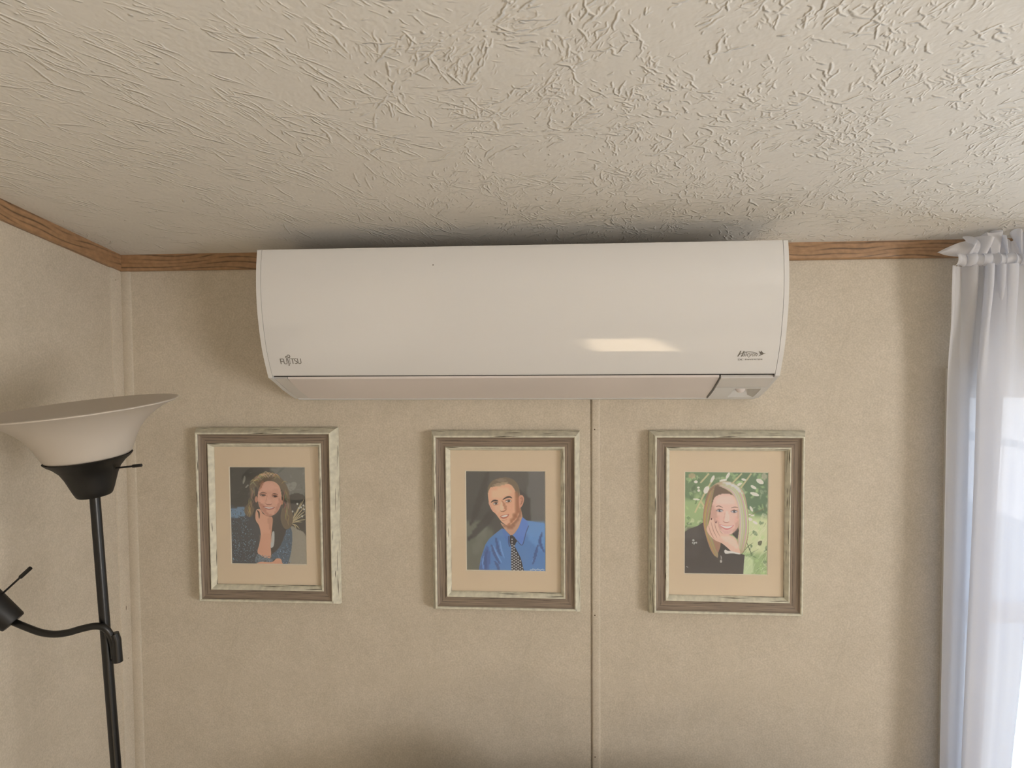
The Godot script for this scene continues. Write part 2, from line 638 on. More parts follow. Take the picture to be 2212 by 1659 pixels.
func room() -> void:
	# back wall: two vinyl-faced boards and the pieces round the window, battens over the joints
	var wb := base("wall_back")
	tag(wb, "beige mottled vinyl wall behind the air conditioner", "", "", "structure")
	obj("panel", box(Vector3(XL - 0.1, 0, -0.12), Vector3(0.0770, HC + 0.05, 0)), M.wall, wb)
	var st := begin()
	add_box(st, Vector3(0.0800, 0, -0.12), Vector3(0.93, HC + 0.05, 0))
	add_box(st, Vector3(0.93, 1.80, -0.12), Vector3(2.9, HC + 0.05, 0))
	add_box(st, Vector3(0.93, 0, -0.12), Vector3(2.9, 0.72, 0))
	add_box(st, Vector3(2.9, 0, -0.12), Vector3(XR + 0.12, HC + 0.05, 0))
	obj("panel", st.commit(), M.wall, wb)
	obj("joint_strip", box(Vector3(0.06, 0, -0.119), Vector3(0.10, HC + 0.04, -0.0032)), M.wall, wb)
	# batten between the boards, 19 mm wide
	var bp := [Vector2(0, 0), Vector2(0.0022, 0.0004), Vector2(0.0036, 0.0018), Vector2(0.004, 0.004), Vector2(0.004, 0.0165), Vector2(0.0034, 0.0185), Vector2(0.002, 0.0198), Vector2(0, 0.02)]
	var bat := obj("seam_batten", extrude(bp, 0.0, HC - 0.05), M.wall, wb)
	bat.transform = Transform3D(Basis(Vector3(0, 1, 0), Vector3(-1, 0, 0), Vector3(0, 0, 1)), Vector3(0.1002, 0, 0))
	var nail := lathe([Vector2(0, 0.0006), Vector2(0.0012, 0.0004), Vector2(0.0016, 0), Vector2(0, 0)], 10)
	for y in [-0.17, -0.62, -0.97]:
		var k := obj("nail_head", nail, M.tan_spot, wb, Vector3(0.087, CY + y, 0.0041))
		k.rotation.x = PI / 2
	# corner moulding: one leaf on each wall
	var cb := obj("corner_batten", extrude([Vector2(0, 0), Vector2(0.0035, 0.0), Vector2(0.0042, 0.0012), Vector2(0.0042, 0.0248), Vector2(0.0032, 0.0266), Vector2(0, 0.0275)], 0.0, HC - 0.03), M.wall, wb)
	cb.transform = Transform3D(Basis(Vector3(0, 1, 0), Vector3(1, 0, 0), Vector3(0, 0, 1)), Vector3(XL, 0, 0))

	var wl := base("wall_left")
	tag(wl, "beige mottled vinyl wall behind the floor lamp", "", "", "structure")
	st = begin()
	wall_prism(st, XL - 0.1, XL)
	obj("panel", st.commit(), M.wall, wl)
	var lb := obj("corner_batten", extrude([Vector2(0, 0.004), Vector2(0.0042, 0.004), Vector2(0.0042, 0.037), Vector2(0.0032, 0.039), Vector2(0, 0.0398)], 0.0, HC - 0.03), M.wall, wl)
	lb.transform = Transform3D(Basis(Vector3(0, 1, 0), Vector3(0, 0, 1), Vector3(1, 0, 0)), Vector3(XL, 0, 0))
	var spots := [[0.021, -0.62, 0.0011, 0.006], [0.023, 0.2, 0.0012, 0.0016], [0.027, 0.1, 0.001, 0.001], [0.018, -0.75, 0.0013, 0.0013]]
	for s in spots:
		var q := obj("blemish", lathe([Vector2(0, 0.0003), Vector2(0.7, 0.0002), Vector2(1, 0), Vector2(0, 0)], 10), M.tan_spot, wl, Vector3(XL + 0.0043, CY + s[1], s[0]))
		q.transform.basis = Basis(Vector3(0, s[3], 0), Vector3(1, 0, 0), Vector3(0, 0, s[2]))

	var wr := base("wall_right")
	tag(wr, "beige vinyl wall with a wide window, right of the camera", "", "", "structure")
	st = begin()
	wall_prism(st, XR, XR + 0.12, [[2.25, 3.65, 0.75, 1.81]])
	obj("panel", st.commit(), M.wall, wr)

	var wf := obj("wall_front", box(Vector3(XL - 0.1, 0, ZF), Vector3(XR + 0.12, ceil_at(ZF) + 0.03, ZF + 0.12)), M.wall, self)
	tag(wf, "beige vinyl wall behind the camera", "", "", "structure")
	var fl := obj("floor", box(Vector3(XL - 0.1, -0.15, -0.12), Vector3(XR + 0.12, 0, ZF + 0.12)), M.floor, self)
	tag(fl, "light beige carpeted floor", "", "", "structure")

	# vaulted ceiling slab
	st = begin()
	var zz := [-0.12, ZRIDGE, ZF + 0.12]
	for i in 2:
		var z0: float = zz[i]
		var z1: float = zz[i + 1]
		var y0 := HC + SLOPE * (z0 if i == 0 else 2.0 * ZRIDGE - z0)
		var y1 := HC + SLOPE * (z1 if i == 0 else 2.0 * ZRIDGE - z1)
		var x0 := XL - 0.1
		var x1 := XR + 0.12
		var uv := []
		for k in [[x0, z0], [x1, z0], [x1, z1], [x0, z1]]:
			uv.append(Vector2((k[0] - XL) / 2.2, k[1] / 1.1 + 0.02))
		flat_quad(st, Vector3(x0, y0, z0), Vector3(x1, y0, z0), Vector3(x1, y1, z1), Vector3(x0, y1, z1), Vector3(0, -1, 0), uv)
		var t := Vector3(0, 0.15, 0)
		flat_quad(st, Vector3(x0, y0, z0) + t, Vector3(x1, y0, z0) + t, Vector3(x1, y1, z1) + t, Vector3(x0, y1, z1) + t, Vector3(0, 1, 0), uv)
		flat_quad(st, Vector3(x0, y0, z0), Vector3(x0, y1, z1), Vector3(x0, y1, z1) + t, Vector3(x0, y0, z0) + t, Vector3(-1, 0, 0))
		flat_quad(st, Vector3(x1, y0, z0), Vector3(x1, y1, z1), Vector3(x1, y1, z1) + t, Vector3(x1, y0, z0) + t, Vector3(1, 0, 0))
		var ze: float = z0 if i == 0 else z1
		var ye := y0 if i == 0 else y1
		flat_quad(st, Vector3(x0, ye, ze), Vector3(x1, ye, ze), Vector3(x1, ye, ze) + t, Vector3(x0, ye, ze) + t, Vector3(0, 0, -1 if i == 0 else 1))
	var ce := obj("ceiling", st.commit(), M.ceiling, self)
	tag(ce, "off-white sloping ceiling with brushed plaster ridges", "", "", "structure")

	# oak trim under the ceiling
	var tp := [Vector2(0, -0.0385), Vector2(0.005, -0.0385), Vector2(0.0085, -0.0375), Vector2(0.0105, -0.035), Vector2(0.011, -0.031), Vector2(0.011, 0.004), Vector2(0, 0.004)]
	var t1 := obj("trim_1", extrude(tp, XL, XR, Vector2(0.9, 11.0)), M.oak, self, Vector3(0, HC, 0))
	tag(t1, "oak trim along the top of the back wall", "", "", "structure")
	var t2 := obj("trim_2", extrude(tp, 0.0, 2.78, Vector2(0.9, 11.0), 0.37), M.oak, self)
	var a := atan(SLOPE)
	t2.transform = Transform3D(Basis(Vector3(0, sin(a), cos(a)), Vector3(0, cos(a), -sin(a)), Vector3(1, 0, 0)), Vector3(XL, HC, 0))
	tag(t2, "oak trim rising along the top of the left wall", "", "", "structure")

	# eave and fence outside the right-hand window: between them the sun reaches a strip of the floor
	var pr := obj("roof", box(Vector3(XR + 0.12, 2.2, 1.2), Vector3(XR + 1.04, 2.3, 5.3)), M.white_paint, self)
	tag(pr, "roof eave outside, over the window right of the camera", "", "", "structure")
	var fe := base("fence", Vector3(XR + 1.5, -0.6, 3.2))
	tag(fe, "tall white board fence outside the window right of the camera", "fence")
	for k in 25:
		obj("board", box(Vector3(0, 0.03, -2.0 + k * 0.16), Vector3(0.02, 2.69, -2.0 + k * 0.16 + 0.157)), M.white_paint, fe)
	for y in [0.4, 1.4, 2.4]:
		obj("rail", box(Vector3(0.02, y, -2.0), Vector3(0.06, y + 0.08, 2.0)), M.white_paint, fe)
	for z in [-1.95, 0.0, 1.95]:
		obj("post", box(Vector3(0.06, 0.0, z - 0.045), Vector3(0.15, 2.6, z + 0.045)), M.white_paint, fe)
	# ground outside
	var gr := obj("ground", box(Vector3(-40, -0.75, -60), Vector3(60, -0.6, 40)), M.lawn, self)
	tag(gr, "sunlit gravel ground outside the windows", "", "", "structure")

func wall_prism(st: SurfaceTool, x0: float, x1: float, holes := []) -> void:
	# side wall under the vault; each hole is [z0, z1, y0, y1]
	var cuts := [-0.12, 0.0, ZRIDGE, ZF, ZF + 0.12]
	for q in holes:
		cuts.append(q[0])
		cuts.append(q[1])
	cuts.sort()
	for i in cuts.size() - 1:
		var z0: float = cuts[i]
		var z1: float = cuts[i + 1]
		var bands := [[0.0, 0.0, ceil_at(z0) + 0.03, ceil_at(z1) + 0.03]]
		for q in holes:
			if z0 >= q[0] - 1e-4 and z1 <= q[1] + 1e-4:
				bands = [[0.0, 0.0, q[2], q[2]], [q[3], q[3], ceil_at(z0) + 0.03, ceil_at(z1) + 0.03]]
		for b in bands:
			var p := PackedVector2Array([Vector2(z0, b[0]), Vector2(z1, b[1]), Vector2(z1, b[3]), Vector2(z0, b[2])])
			add_extrude(st, p, x0, x1)

func casing_set(called: String, label: String, at: Vector3, turn: float, w: float, h: float, cw: float) -> Node3D:
	# double-hung window, centred at its sill; local z points into the room
	var o := base(called, at)
	o.rotation.y = turn
	tag(o, label, "", "", "structure")
	var t := 0.02
	obj("casing", box(Vector3(-w / 2 - cw, -cw, 0), Vector3(-w / 2, h + cw, t)), M.white_paint, o)
	obj("casing", box(Vector3(w / 2, -cw, 0), Vector3(w / 2 + cw, h + cw, t)), M.white_paint, o)
	obj("casing", box(Vector3(-w / 2, h, 0), Vector3(w / 2, h + cw, t)), M.white_paint, o)
	obj("sill", box(Vector3(-w / 2 - cw, -0.018, -0.046), Vector3(w / 2 + cw, 0.004, 0.04)), M.white_paint, o)
	for k in 2:
		var y0 := h / 2 * k
		var z := -0.055 - 0.02 * (1 - k) + 0.01
		var st := begin()
		var e := 0.028
		add_box(st, Vector3(-w / 2, y0, z), Vector3(-w / 2 + e, y0 + h / 2, z + 0.018))
		add_box(st, Vector3(w / 2 - e, y0, z), Vector3(w / 2, y0 + h / 2, z + 0.018))
		add_box(st, Vector3(-w / 2 + e, y0, z), Vector3(w / 2 - e, y0 + e, z + 0.018))
		add_box(st, Vector3(-w / 2 + e, y0 + h / 2 - e, z), Vector3(w / 2 - e, y0 + h / 2, z + 0.018))
		var s := obj("sash", st.commit(), M.vinyl, o)
		obj("pane", box(Vector3(-w / 2 + e, y0 + e, z + 0.007), Vector3(w / 2 - e, y0 + h / 2 - e, z + 0.010)), M.glass, s)
	return o

func window_back() -> void:
	casing_set("window_1", "white framed window behind the sheer curtain on the back wall", Vector3(1.915, 0.72, 0), 0.0, 1.97, 1.08, 0.042)

func window_right() -> void:
	casing_set("window_2", "white framed window in the wall to the right of the camera", Vector3(XR, 0.75, 2.95), -PI / 2, 1.4, 1.06, 0.05)

# ------------------------------------------------------------------ air conditioner
const AX0 := -0.6315
const AX1 := 0.458
var front := [Vector2(0.2187, 0.232), Vector2(0.2255, 0.193), Vector2(0.2275, 0.142), Vector2(0.2225, 0.089), Vector2(0.2062, 0.022), Vector2(0.1805, -0.0345)]   # (z, y)

func air_conditioner() -> void:
	var o := base("air_conditioner", Vector3(0, CY, 0))
	tag(o, "long glossy white wall-mounted air conditioner under the ceiling", "air conditioner")
	var curve := spline(front, 6)
	var lip_a := Vector2(0.155, -0.0475)
	var low := [Vector2(0.1785, -0.0385), lip_a, Vector2(0.108, -0.068), Vector2(0.06, -0.0855), Vector2(0.0405, -0.0915), Vector2(0.034, -0.0935)]
	var outline := [Vector2(0.002, 0.2335), Vector2(0.2155, 0.2335)] + curve + low + [Vector2(0.02, -0.094), Vector2(0.002, -0.094)]
	for k in [[AX0, AX0 + 0.0095], [AX1 - 0.0095, AX1]]:
		obj("side_cap", extrude(outline, k[0], k[1]), M.ac_white, o)
	# main housing, a little behind the panel and the flap
	var inner := [Vector2(0.002, 0.2300), Vector2(0.205, 0.2300)]
	for p in curve: inner.append(p + Vector2(-0.009, -0.002))
	inner.append_array([Vector2(0.150, -0.0365), Vector2(0.104, -0.060), Vector2(0.056, -0.078), Vector2(0.036, -0.086), Vector2(0.03, -0.0935), Vector2(0.02, -0.094), Vector2(0.002, -0.094)])
	obj("housing", extrude(inner, AX0 + 0.0095, AX1 - 0.0095), M.ac_dark, o)
	# top grille deck
	obj("top_cover", box(Vector3(AX0 + 0.0095, 0.2302, 0.002), Vector3(AX1 - 0.0095, 0.2335, 0.204)), M.ac_white, o)
	# glossy front panel, 5 mm thick with a rounded lower edge
	var pan := []
	for p in curve: pan.append(p)
	var back_side := []
	for p in curve: back_side.push_front(p + Vector2(-0.0065, 0.0))
	pan[-1] = Vector2(0.1822, -0.0305)
	pan.append_array([Vector2(0.1808, -0.0335), Vector2(0.1790, -0.0345), Vector2(0.176, -0.0338)])
	back_side.pop_front()
	pan.append_array(back_side)
	pan[0] = Vector2(0.2172, 0.2328)
	var fp := obj("front_panel", extrude(pan, AX0 + 0.0103, AX1 - 0.0103), M.ac_panel, o)
	# lower deck: left end piece, air flap, sensor panel, bottom lip
	var slope := [Vector2(0.1715, -0.0405), Vector2(0.1535, -0.0480), Vector2(0.106, -0.0688), Vector2(0.06, -0.0862), Vector2(0.0445, -0.0912)]
	var slab := slope.duplicate()
	for i in range(slope.size() - 1, -1, -1): slab.append(slope[i] + Vector2(-0.003, 0.0055))
	obj("end_piece", extrude(slab, AX0 + 0.0105, AX0 + 0.0385), M.ac_grey, o)
	var flap := []
	var crown := [0.0, 0.0009, 0.0017, 0.0009, 0.0]
	for i in slope.size(): flap.append(slope[i] + Vector2(0.4, -0.9) * crown[i] + (Vector2(-0.0025, -0.001) if i == 0 else Vector2.ZERO) + (Vector2(0.003, -0.001) if i == 4 else Vector2.ZERO))
	for i in range(slope.size() - 1, -1, -1): flap.append(slope[i] + Vector2(-0.002, 0.004))
	obj("air_flap", extrude(flap, AX0 + 0.0400, 0.3375), M.ac_flap, o)
	var lip := [Vector2(0.0430, -0.0912), Vector2(0.0405, -0.0945), Vector2(0.033, -0.0965), Vector2(0.022, -0.0968), Vector2(0.002, -0.0968), Vector2(0.002, -0.0925), Vector2(0.034, -0.0915)]
	obj("bottom_lip", extrude(lip, AX0 + 0.0095, AX1 - 0.0095), M.ac_white, o)
	sensor_panel(o, slope)
	lettering(o, fp)

func sensor_panel(o: Node3D, slope: Array) -> void:
	var x0 := 0.3405
	var x1 := AX1 - 0.0105
	var a: Vector2 = slope[0]
	var b: Vector2 = slope[4]
	var d := (b - a).normalized()
	var n := Vector2(-d.y, d.x)
	if n.y > 0: n = -n
	var length := a.distance_to(b)
	var f := func(x: float, v: float, w: float) -> Vector3:
		var p: Vector2 = a + d * (v * length) + n * w
		return Vector3(x, p.y, p.x)
	var out := Vector3(0, n.y, n.x)
	var bulge := func(v: float) -> float: return 0.0035 + 0.003 * sin(PI * clampf(v, 0, 1))
	var sp := base("sensor_panel", Vector3.ZERO, o)
	# upper grey band
	var st := begin()
	var vs := [0.0, 0.12, 0.24, 0.36]
	for i in 3:
		flat_quad(st, f.call(x0, vs[i], bulge.call(vs[i])), f.call(x1, vs[i], bulge.call(vs[i])), f.call(x1, vs[i + 1], bulge.call(vs[i + 1])), f.call(x0, vs[i + 1], bulge.call(vs[i + 1])), out)
	flat_quad(st, f.call(x0, 0, bulge.call(0.0)), f.call(x1, 0, bulge.call(0.0)), f.call(x1, 0, -0.004), f.call(x0, 0, -0.004), Vector3(0, 0, 1))
	flat_quad(st, f.call(x0, 0, bulge.call(0.0)), f.call(x0, 0.36, bulge.call(0.36)), f.call(x0, 0.36, -0.004), f.call(x0, 0, -0.004), Vector3(-1, 0, 0))
	obj("display_band", st.commit(), M.ac_grey, sp)
	# lower plate with the sensor recess cut out
	st = begin()
	var rx0 := 0.382
	var rx1 := 0.4385
	var rv0 := 0.43
	var rv1 := 0.90
	for r in [[x0, x1, 0.365, rv0], [x0, rx0, rv0, rv1], [rx1, x1, rv0, rv1], [x0, x1, rv1, 1.0]]:
		var k := 4
		for i in k:
			var v0 := lerpf(r[2], r[3], float(i) / k)
			var v1 := lerpf(r[2], r[3], float(i + 1) / k)
			flat_quad(st, f.call(r[0], v0, bulge.call(v0)), f.call(r[1], v0, bulge.call(v0)), f.call(r[1], v1, bulge.call(v1)), f.call(r[0], v1, bulge.call(v1)), out)
	flat_quad(st, f.call(x0, 0.365, bulge.call(0.365)), f.call(x0, 1.0, bulge.call(1.0)), f.call(x0, 1.0, -0.004), f.call(x0, 0.365, -0.004), Vector3(-1, 0, 0))
	flat_quad(st, f.call(x0, 1.0, bulge.call(1.0)), f.call(x1, 1.0, bulge.call(1.0)), f.call(x1, 1.0, -0.004), f.call(x0, 1.0, -0.004), Vector3(0, -1, 0))
	obj("sensor_plate", st.commit(), M.ac_white, sp)
	# recess: deep at the top, rising to the surface at the lower edge
	st = begin()
	var deep := -0.016
	var ix0 := rx0 + 0.006
	var ix1 := rx1 - 0.022
	var w0: float = bulge.call(rv0)
	var w1: float = bulge.call(rv1)
	flat_quad(st, f.call(ix0, rv0 + 0.03, deep), f.call(ix1, rv0 + 0.03, deep), f.call(ix1 + 0.008, rv1 - 0.06, w1 - 0.003), f.call(rx0 + 0.003, rv1 - 0.06, w1 - 0.003), out)
	flat_quad(st, f.call(rx0, rv0, w0), f.call(rx1, rv0, w0), f.call(ix1, rv0 + 0.03, deep), f.call(ix0, rv0 + 0.03, deep), Vector3(0, 0, -1))
	flat_quad(st, f.call(rx0, rv0, w0), f.call(ix0, rv0 + 0.03, deep), f.call(rx0 + 0.003, rv1 - 0.06, w1 - 0.003), f.call(rx0, rv1, w1), Vector3(1, 0, 0))
	flat_quad(st, f.call(rx1, rv0, w0), f.call(ix1, rv0 + 0.03, deep), f.call(ix1 + 0.008, rv1 - 0.06, w1 - 0.003), f.call(rx1, rv1, w1), Vector3(-1, -0.3, 0))
	flat_quad(st, f.call(rx0, rv1, w1), f.call(rx1, rv1, w1), f.call(ix1 + 0.008, rv1 - 0.06, w1 - 0.003), f.call(rx0 + 0.003, rv1 - 0.06, w1 - 0.003), out)
	obj("sensor_recess", st.commit(), M.ac_white, sp)
	var dome := []
	for i in 9:
		var t := PI / 2 * i / 8
		dome.append(Vector2(cos(t) * 0.0105, sin(t) * 0.0085))
	dome.append(Vector2(0, 0))
	dome.push_front(Vector2(0, 0))
	dome.pop_back()
	var dm := obj("sensor_dome", lathe(dome, 28), M.ac_flap, sp, f.call(0.4005, rv0 + 0.15, -0.001))
	dm.quaternion = Quaternion(Vector3.UP, (out * 0.8 + Vector3(0, 0.0, 0.6)).normalized())

func letters(called: String, text: String, width: float, height: float, at: Vector2, parent: Node3D, shear := 0.0, bold := false) -> void:
	# lower left corner of the ink at (at), in the plane of the parent
	var t := TextMesh.new()
	var fnt := SystemFont.new()
	fnt.font_names = PackedStringArray(["Droid Sans"])
	if bold: fnt.font_weight = 700
	t.font = fnt
	t.text = text
	t.font_size = 48
	t.pixel_size = 0.001
	t.depth = 0.001
	t.curve_step = 0.6
	var bb := t.get_aabb()
	var sx := width / bb.size.x
	var sy := height / bb.size.y
	var o := MeshInstance3D.new()
	o.name = called
	o.mesh = t
	o.material_override = M.print_grey
	var bs := Basis(Vector3(sx, 0, 0), Vector3(shear * sy, sy, 0), Vector3(0, 0, 0.15))
	o.transform = Transform3D(bs, Vector3(at.x, at.y, 0) - bs * Vector3(bb.position.x, bb.position.y, 0))
	parent.add_child(o, true)

func ink(called: String, pts: Array, w: float, parent: Node3D) -> void:
	# a printed stroke of even width
	var line := spline(pts, 6)
	var st := begin()
	for i in line.size() - 1:
		var a: Vector2 = line[i]
		var b: Vector2 = line[i + 1]
		var na: Vector2 = ((line[mini(i + 1, line.size() - 1)] - line[maxi(i - 1, 0)]) as Vector2).normalized().orthogonal() * w / 2
		var nb: Vector2 = ((line[mini(i + 2, line.size() - 1)] - line[i]) as Vector2).normalized().orthogonal() * w / 2
		flat_quad(st, Vector3(a.x + na.x, a.y + na.y, 0.0002), Vector3(b.x + nb.x, b.y + nb.y, 0.0002), Vector3(b.x - nb.x, b.y - nb.y, 0.0002), Vector3(a.x - na.x, a.y - na.y, 0.0002), Vector3(0, 0, 1))
	obj(called, st.commit(), M.print_grey, parent)

func panel_frame(y: float) -> Transform3D:
	# plane tangent to the front panel at height y
	var c := spline(front, 12)
	for i in c.size() - 1:
		if c[i].y >= y and c[i + 1].y < y:
			var t: float = (c[i].y - y) / (c[i].y - c[i + 1].y)
			var p: Vector2 = c[i].lerp(c[i + 1], t)
			var up := Vector3(0, c[i].y - c[i + 1].y, c[i].x - c[i + 1].x).normalized()
			return Transform3D(Basis(Vector3.RIGHT, up, Vector3.RIGHT.cross(up)), Vector3(0, p.y, p.x) + Vector3.RIGHT.cross(up) * 0.0003)
	return Transform3D()

func lettering(_o: Node3D, panel: Node3D) -> void:
	# maker's name at the lower left
	var g := base("maker_name", Vector3.ZERO, panel)
	g.transform = panel_frame(-0.002)
	var k := 0.0465 / 930.0        # metres per pixel of the enlarged print
	var x := -0.5965
	var px := func(u: float, v: float) -> Vector2: return Vector2(x + (u - 515.0) * k, (665.0 - v) * k * 1.12 - 0.0005)
	letters("letter", "F", 140 * k, 225 * k * 1.12, px.call(520, 780), g)
	letters("letter", "U", 160 * k, 225 * k * 1.12, px.call(665, 785), g)
	letters("letter", "I", 36 * k, 222 * k * 1.12, px.call(925, 772), g)
	letters("letter", "T", 165 * k, 222 * k * 1.12, px.call(985, 772), g)
	letters("letter", "S", 130 * k, 232 * k * 1.12, px.call(1145, 775), g)
	letters("letter", "U", 160 * k, 228 * k * 1.12, px.call(1285, 775), g)
	ink("letter", [px.call(862, 850), px.call(888, 820), px.call(888, 740), px.call(875, 640), px.call(862, 550), px.call(835, 530), px.call(808, 500), px.call(815, 460), px.call(850, 448), px.call(885, 480), px.call(910, 508), px.call(960, 508), px.call(990, 460), px.call(975, 410), px.call(930, 395), px.call(880, 420)], 32 * k, g)
	# series name, bird and small line at the lower right
	var s := base("series_name", Vector3.ZERO, panel)
	s.transform = panel_frame(0.0045)
	var k2 := 0.0548 / 665.0
	var px2 := func(u: float, v: float) -> Vector2: return Vector2(0.3665 + (u - 310.0) * k2, (420.0 - v) * k2 * 1.08)
	letters("lettering", "alcyon", 350 * k2, 140 * k2, px2.call(420, 482), s, 0.22)
	ink("letter", [px2.call(318, 455), px2.call(345, 395), px2.call(378, 315)], 22 * k2, s)
	ink("letter", [px2.call(400, 458), px2.call(425, 400), px2.call(458, 318)], 20 * k2, s)
	ink("swoosh", [px2.call(330, 430), px2.call(380, 385), px2.call(470, 352), px2.call(580, 340), px2.call(690, 352), px2.call(770, 378)], 13 * k2, s)
	letters("lettering", "DC", 135 * k2, 42 * k2, px2.call(332, 552), s)
	letters("lettering", "INVERTER", 430 * k2, 30 * k2, px2.call(500, 545), s)
	var bird := []
	for q in [[812, 452], [845, 428], [868, 410], [848, 385], [822, 345], [818, 318], [850, 350], [868, 372], [866, 335], [872, 308], [890, 338], [905, 375], [930, 374], [985, 384], [935, 392], [912, 412], [880, 425], [850, 434]]:
		bird.append(px2.call(q[0], q[1]))
	obj("bird_emblem", plate(bird, 0.0002), M.print_grey, s)
	var speck := obj("blemish", lathe([Vector2(0, 0.0004), Vector2(0.0011, 0.0003), Vector2(0.0014, 0), Vector2(0, 0)], 10), M.print_grey, panel)
	var pf := panel_frame(0.194)
	speck.transform = Transform3D(Basis(pf.basis.x, pf.basis.z, -pf.basis.y), pf.origin + Vector3(-0.2555, 0, 0))

# ------------------------------------------------------------------ pictures
func picture(at: Vector2, roll: float, which: int) -> void:
	var o := base("picture_frame" if which == 0 else "picture_frame_%03d" % which, Vector3(at.x, CY + at.y, 0.001))
	o.rotation.z = roll
	var label: String = ["framed portrait of a curly-haired person in a speckled blue sweater, chin on fist", "framed portrait of a short-haired person in a blue shirt and dotted tie", "framed portrait of a long-haired person in a black jacket before green grass"][which]
	tag(o, label, "picture", "framed portraits under the air conditioner")
	var hw := 0.179
	var hh := 0.2185
	var uv := Vector2(1.6, 9.0)
	var p1 := [Vector2(0.004, 0.0), Vector2(0.0, 0.0), Vector2(0.0005, 0.010), Vector2(0.004, 0.0195), Vector2(0.0080, 0.0285), Vector2(0.0088, 0.0318), Vector2(0.0105, 0.0338), Vector2(0.0125, 0.0338), Vector2(0.0140, 0.0322), Vector2(0.0146, 0.0300)]
	obj("outer_moulding", rect_sweep(hw, hh, p1, uv), M.cream, o)
	var p2 := [Vector2(0.0146, 0.0302), Vector2(0.0165, 0.0278), Vector2(0.0205, 0.0252), Vector2(0.026, 0.0242), Vector2(0.032, 0.0240), Vector2(0.0362, 0.0238)]
	obj("wood_band", rect_sweep(hw, hh, p2, Vector2(1.6, 14.0)), M.greywood, o)
	var p3 := [Vector2(0.0362, 0.0235), Vector2(0.0364, 0.0262), Vector2(0.0378, 0.0278), Vector2(0.0395, 0.0276), Vector2(0.0415, 0.0250), Vector2(0.0445, 0.0205), Vector2(0.0463, 0.0165), Vector2(0.0466, 0.0125)]
	obj("inner_bead", rect_sweep(hw, hh, p3, uv), M.cream, o)
	obj("backing_board", box(Vector3(-hw + 0.004, -hh + 0.004, 0.0), Vector3(hw - 0.004, hh - 0.004, 0.004)), M.backing, o)
	var pw := 0.19 / 2
	var ph := 0.2405 / 2
	var st := begin()
	var z := 0.0118
	var ow := hw - 0.045
	var oh := hh - 0.045
	var bv := 0.0017
	for r in [[-ow, ow, ph + bv, oh], [-ow, ow, -oh, -ph - bv], [-ow, -pw - bv, -ph - bv, ph + bv], [pw + bv, ow, -ph - bv, ph + bv]]:
		flat_quad(st, Vector3(r[0], r[2], z), Vector3(r[1], r[2], z), Vector3(r[1], r[3], z), Vector3(r[0], r[3], z), Vector3(0, 0, 1))
	var mt := obj("mat_board", st.commit(), M.mat_board, o)
	obj("bevel", rect_sweep(pw + bv, ph + bv, [Vector2(0, z), Vector2(bv, z - bv)], Vector2.ONE), M.mat_core, mt)
	st = begin()
	flat_quad(st, Vector3(-pw - 0.004, -ph - 0.004, z - 0.0019), Vector3(pw + 0.004, -ph - 0.004, z - 0.0019), Vector3(pw + 0.004, ph + 0.004, z - 0.0019), Vector3(-pw - 0.004, ph + 0.004, z - 0.0019), Vector3(0, 0, 1),
		[Vector2(0, 1), Vector2(1, 1), Vector2(1, 0), Vector2(0, 0)])
	var m := plain(Color.WHITE, 0.6, 0.3)
	m.albedo_texture = ImageTexture.create_from_image(portrait(which))
	obj("photo_print", st.commit(), m, o)
	obj("glass", box(Vector3(-ow, -oh, 0.0126), Vector3(ow, oh, 0.0142)), M.glass, o)

# ---- the printed portraits: a small painter that fills soft-edged polygons
const PW := 304
const PH := 384
var canvas: Image
var corners := []      # enlarged-photo pixels: top left, top right, bottom left, bottom right

func uvp(x: float, y: float) -> Vector2:
	var tl: Vector2 = corners[0]
	var tr: Vector2 = corners[1]
	var bl: Vector2 = corners[2]
	var br: Vector2 = corners[3]
	var v := (y - tl.y) / (bl.y - tl.y)
	var u := (x - lerpf(tl.x, bl.x, v)) / (lerpf(tr.x, br.x, v) - lerpf(tl.x, bl.x, v))
	return Vector2((u * 0.96 + 0.02) * PW * 2, (v * 0.967 + 0.0165) * PH * 2)

func paint(pts: Array, c: Color, soft := 0.0, curved := true) -> void:
	var q := []
	for p in pts: q.append(uvp(p[0], p[1]))
	fill(q, c, soft, curved)

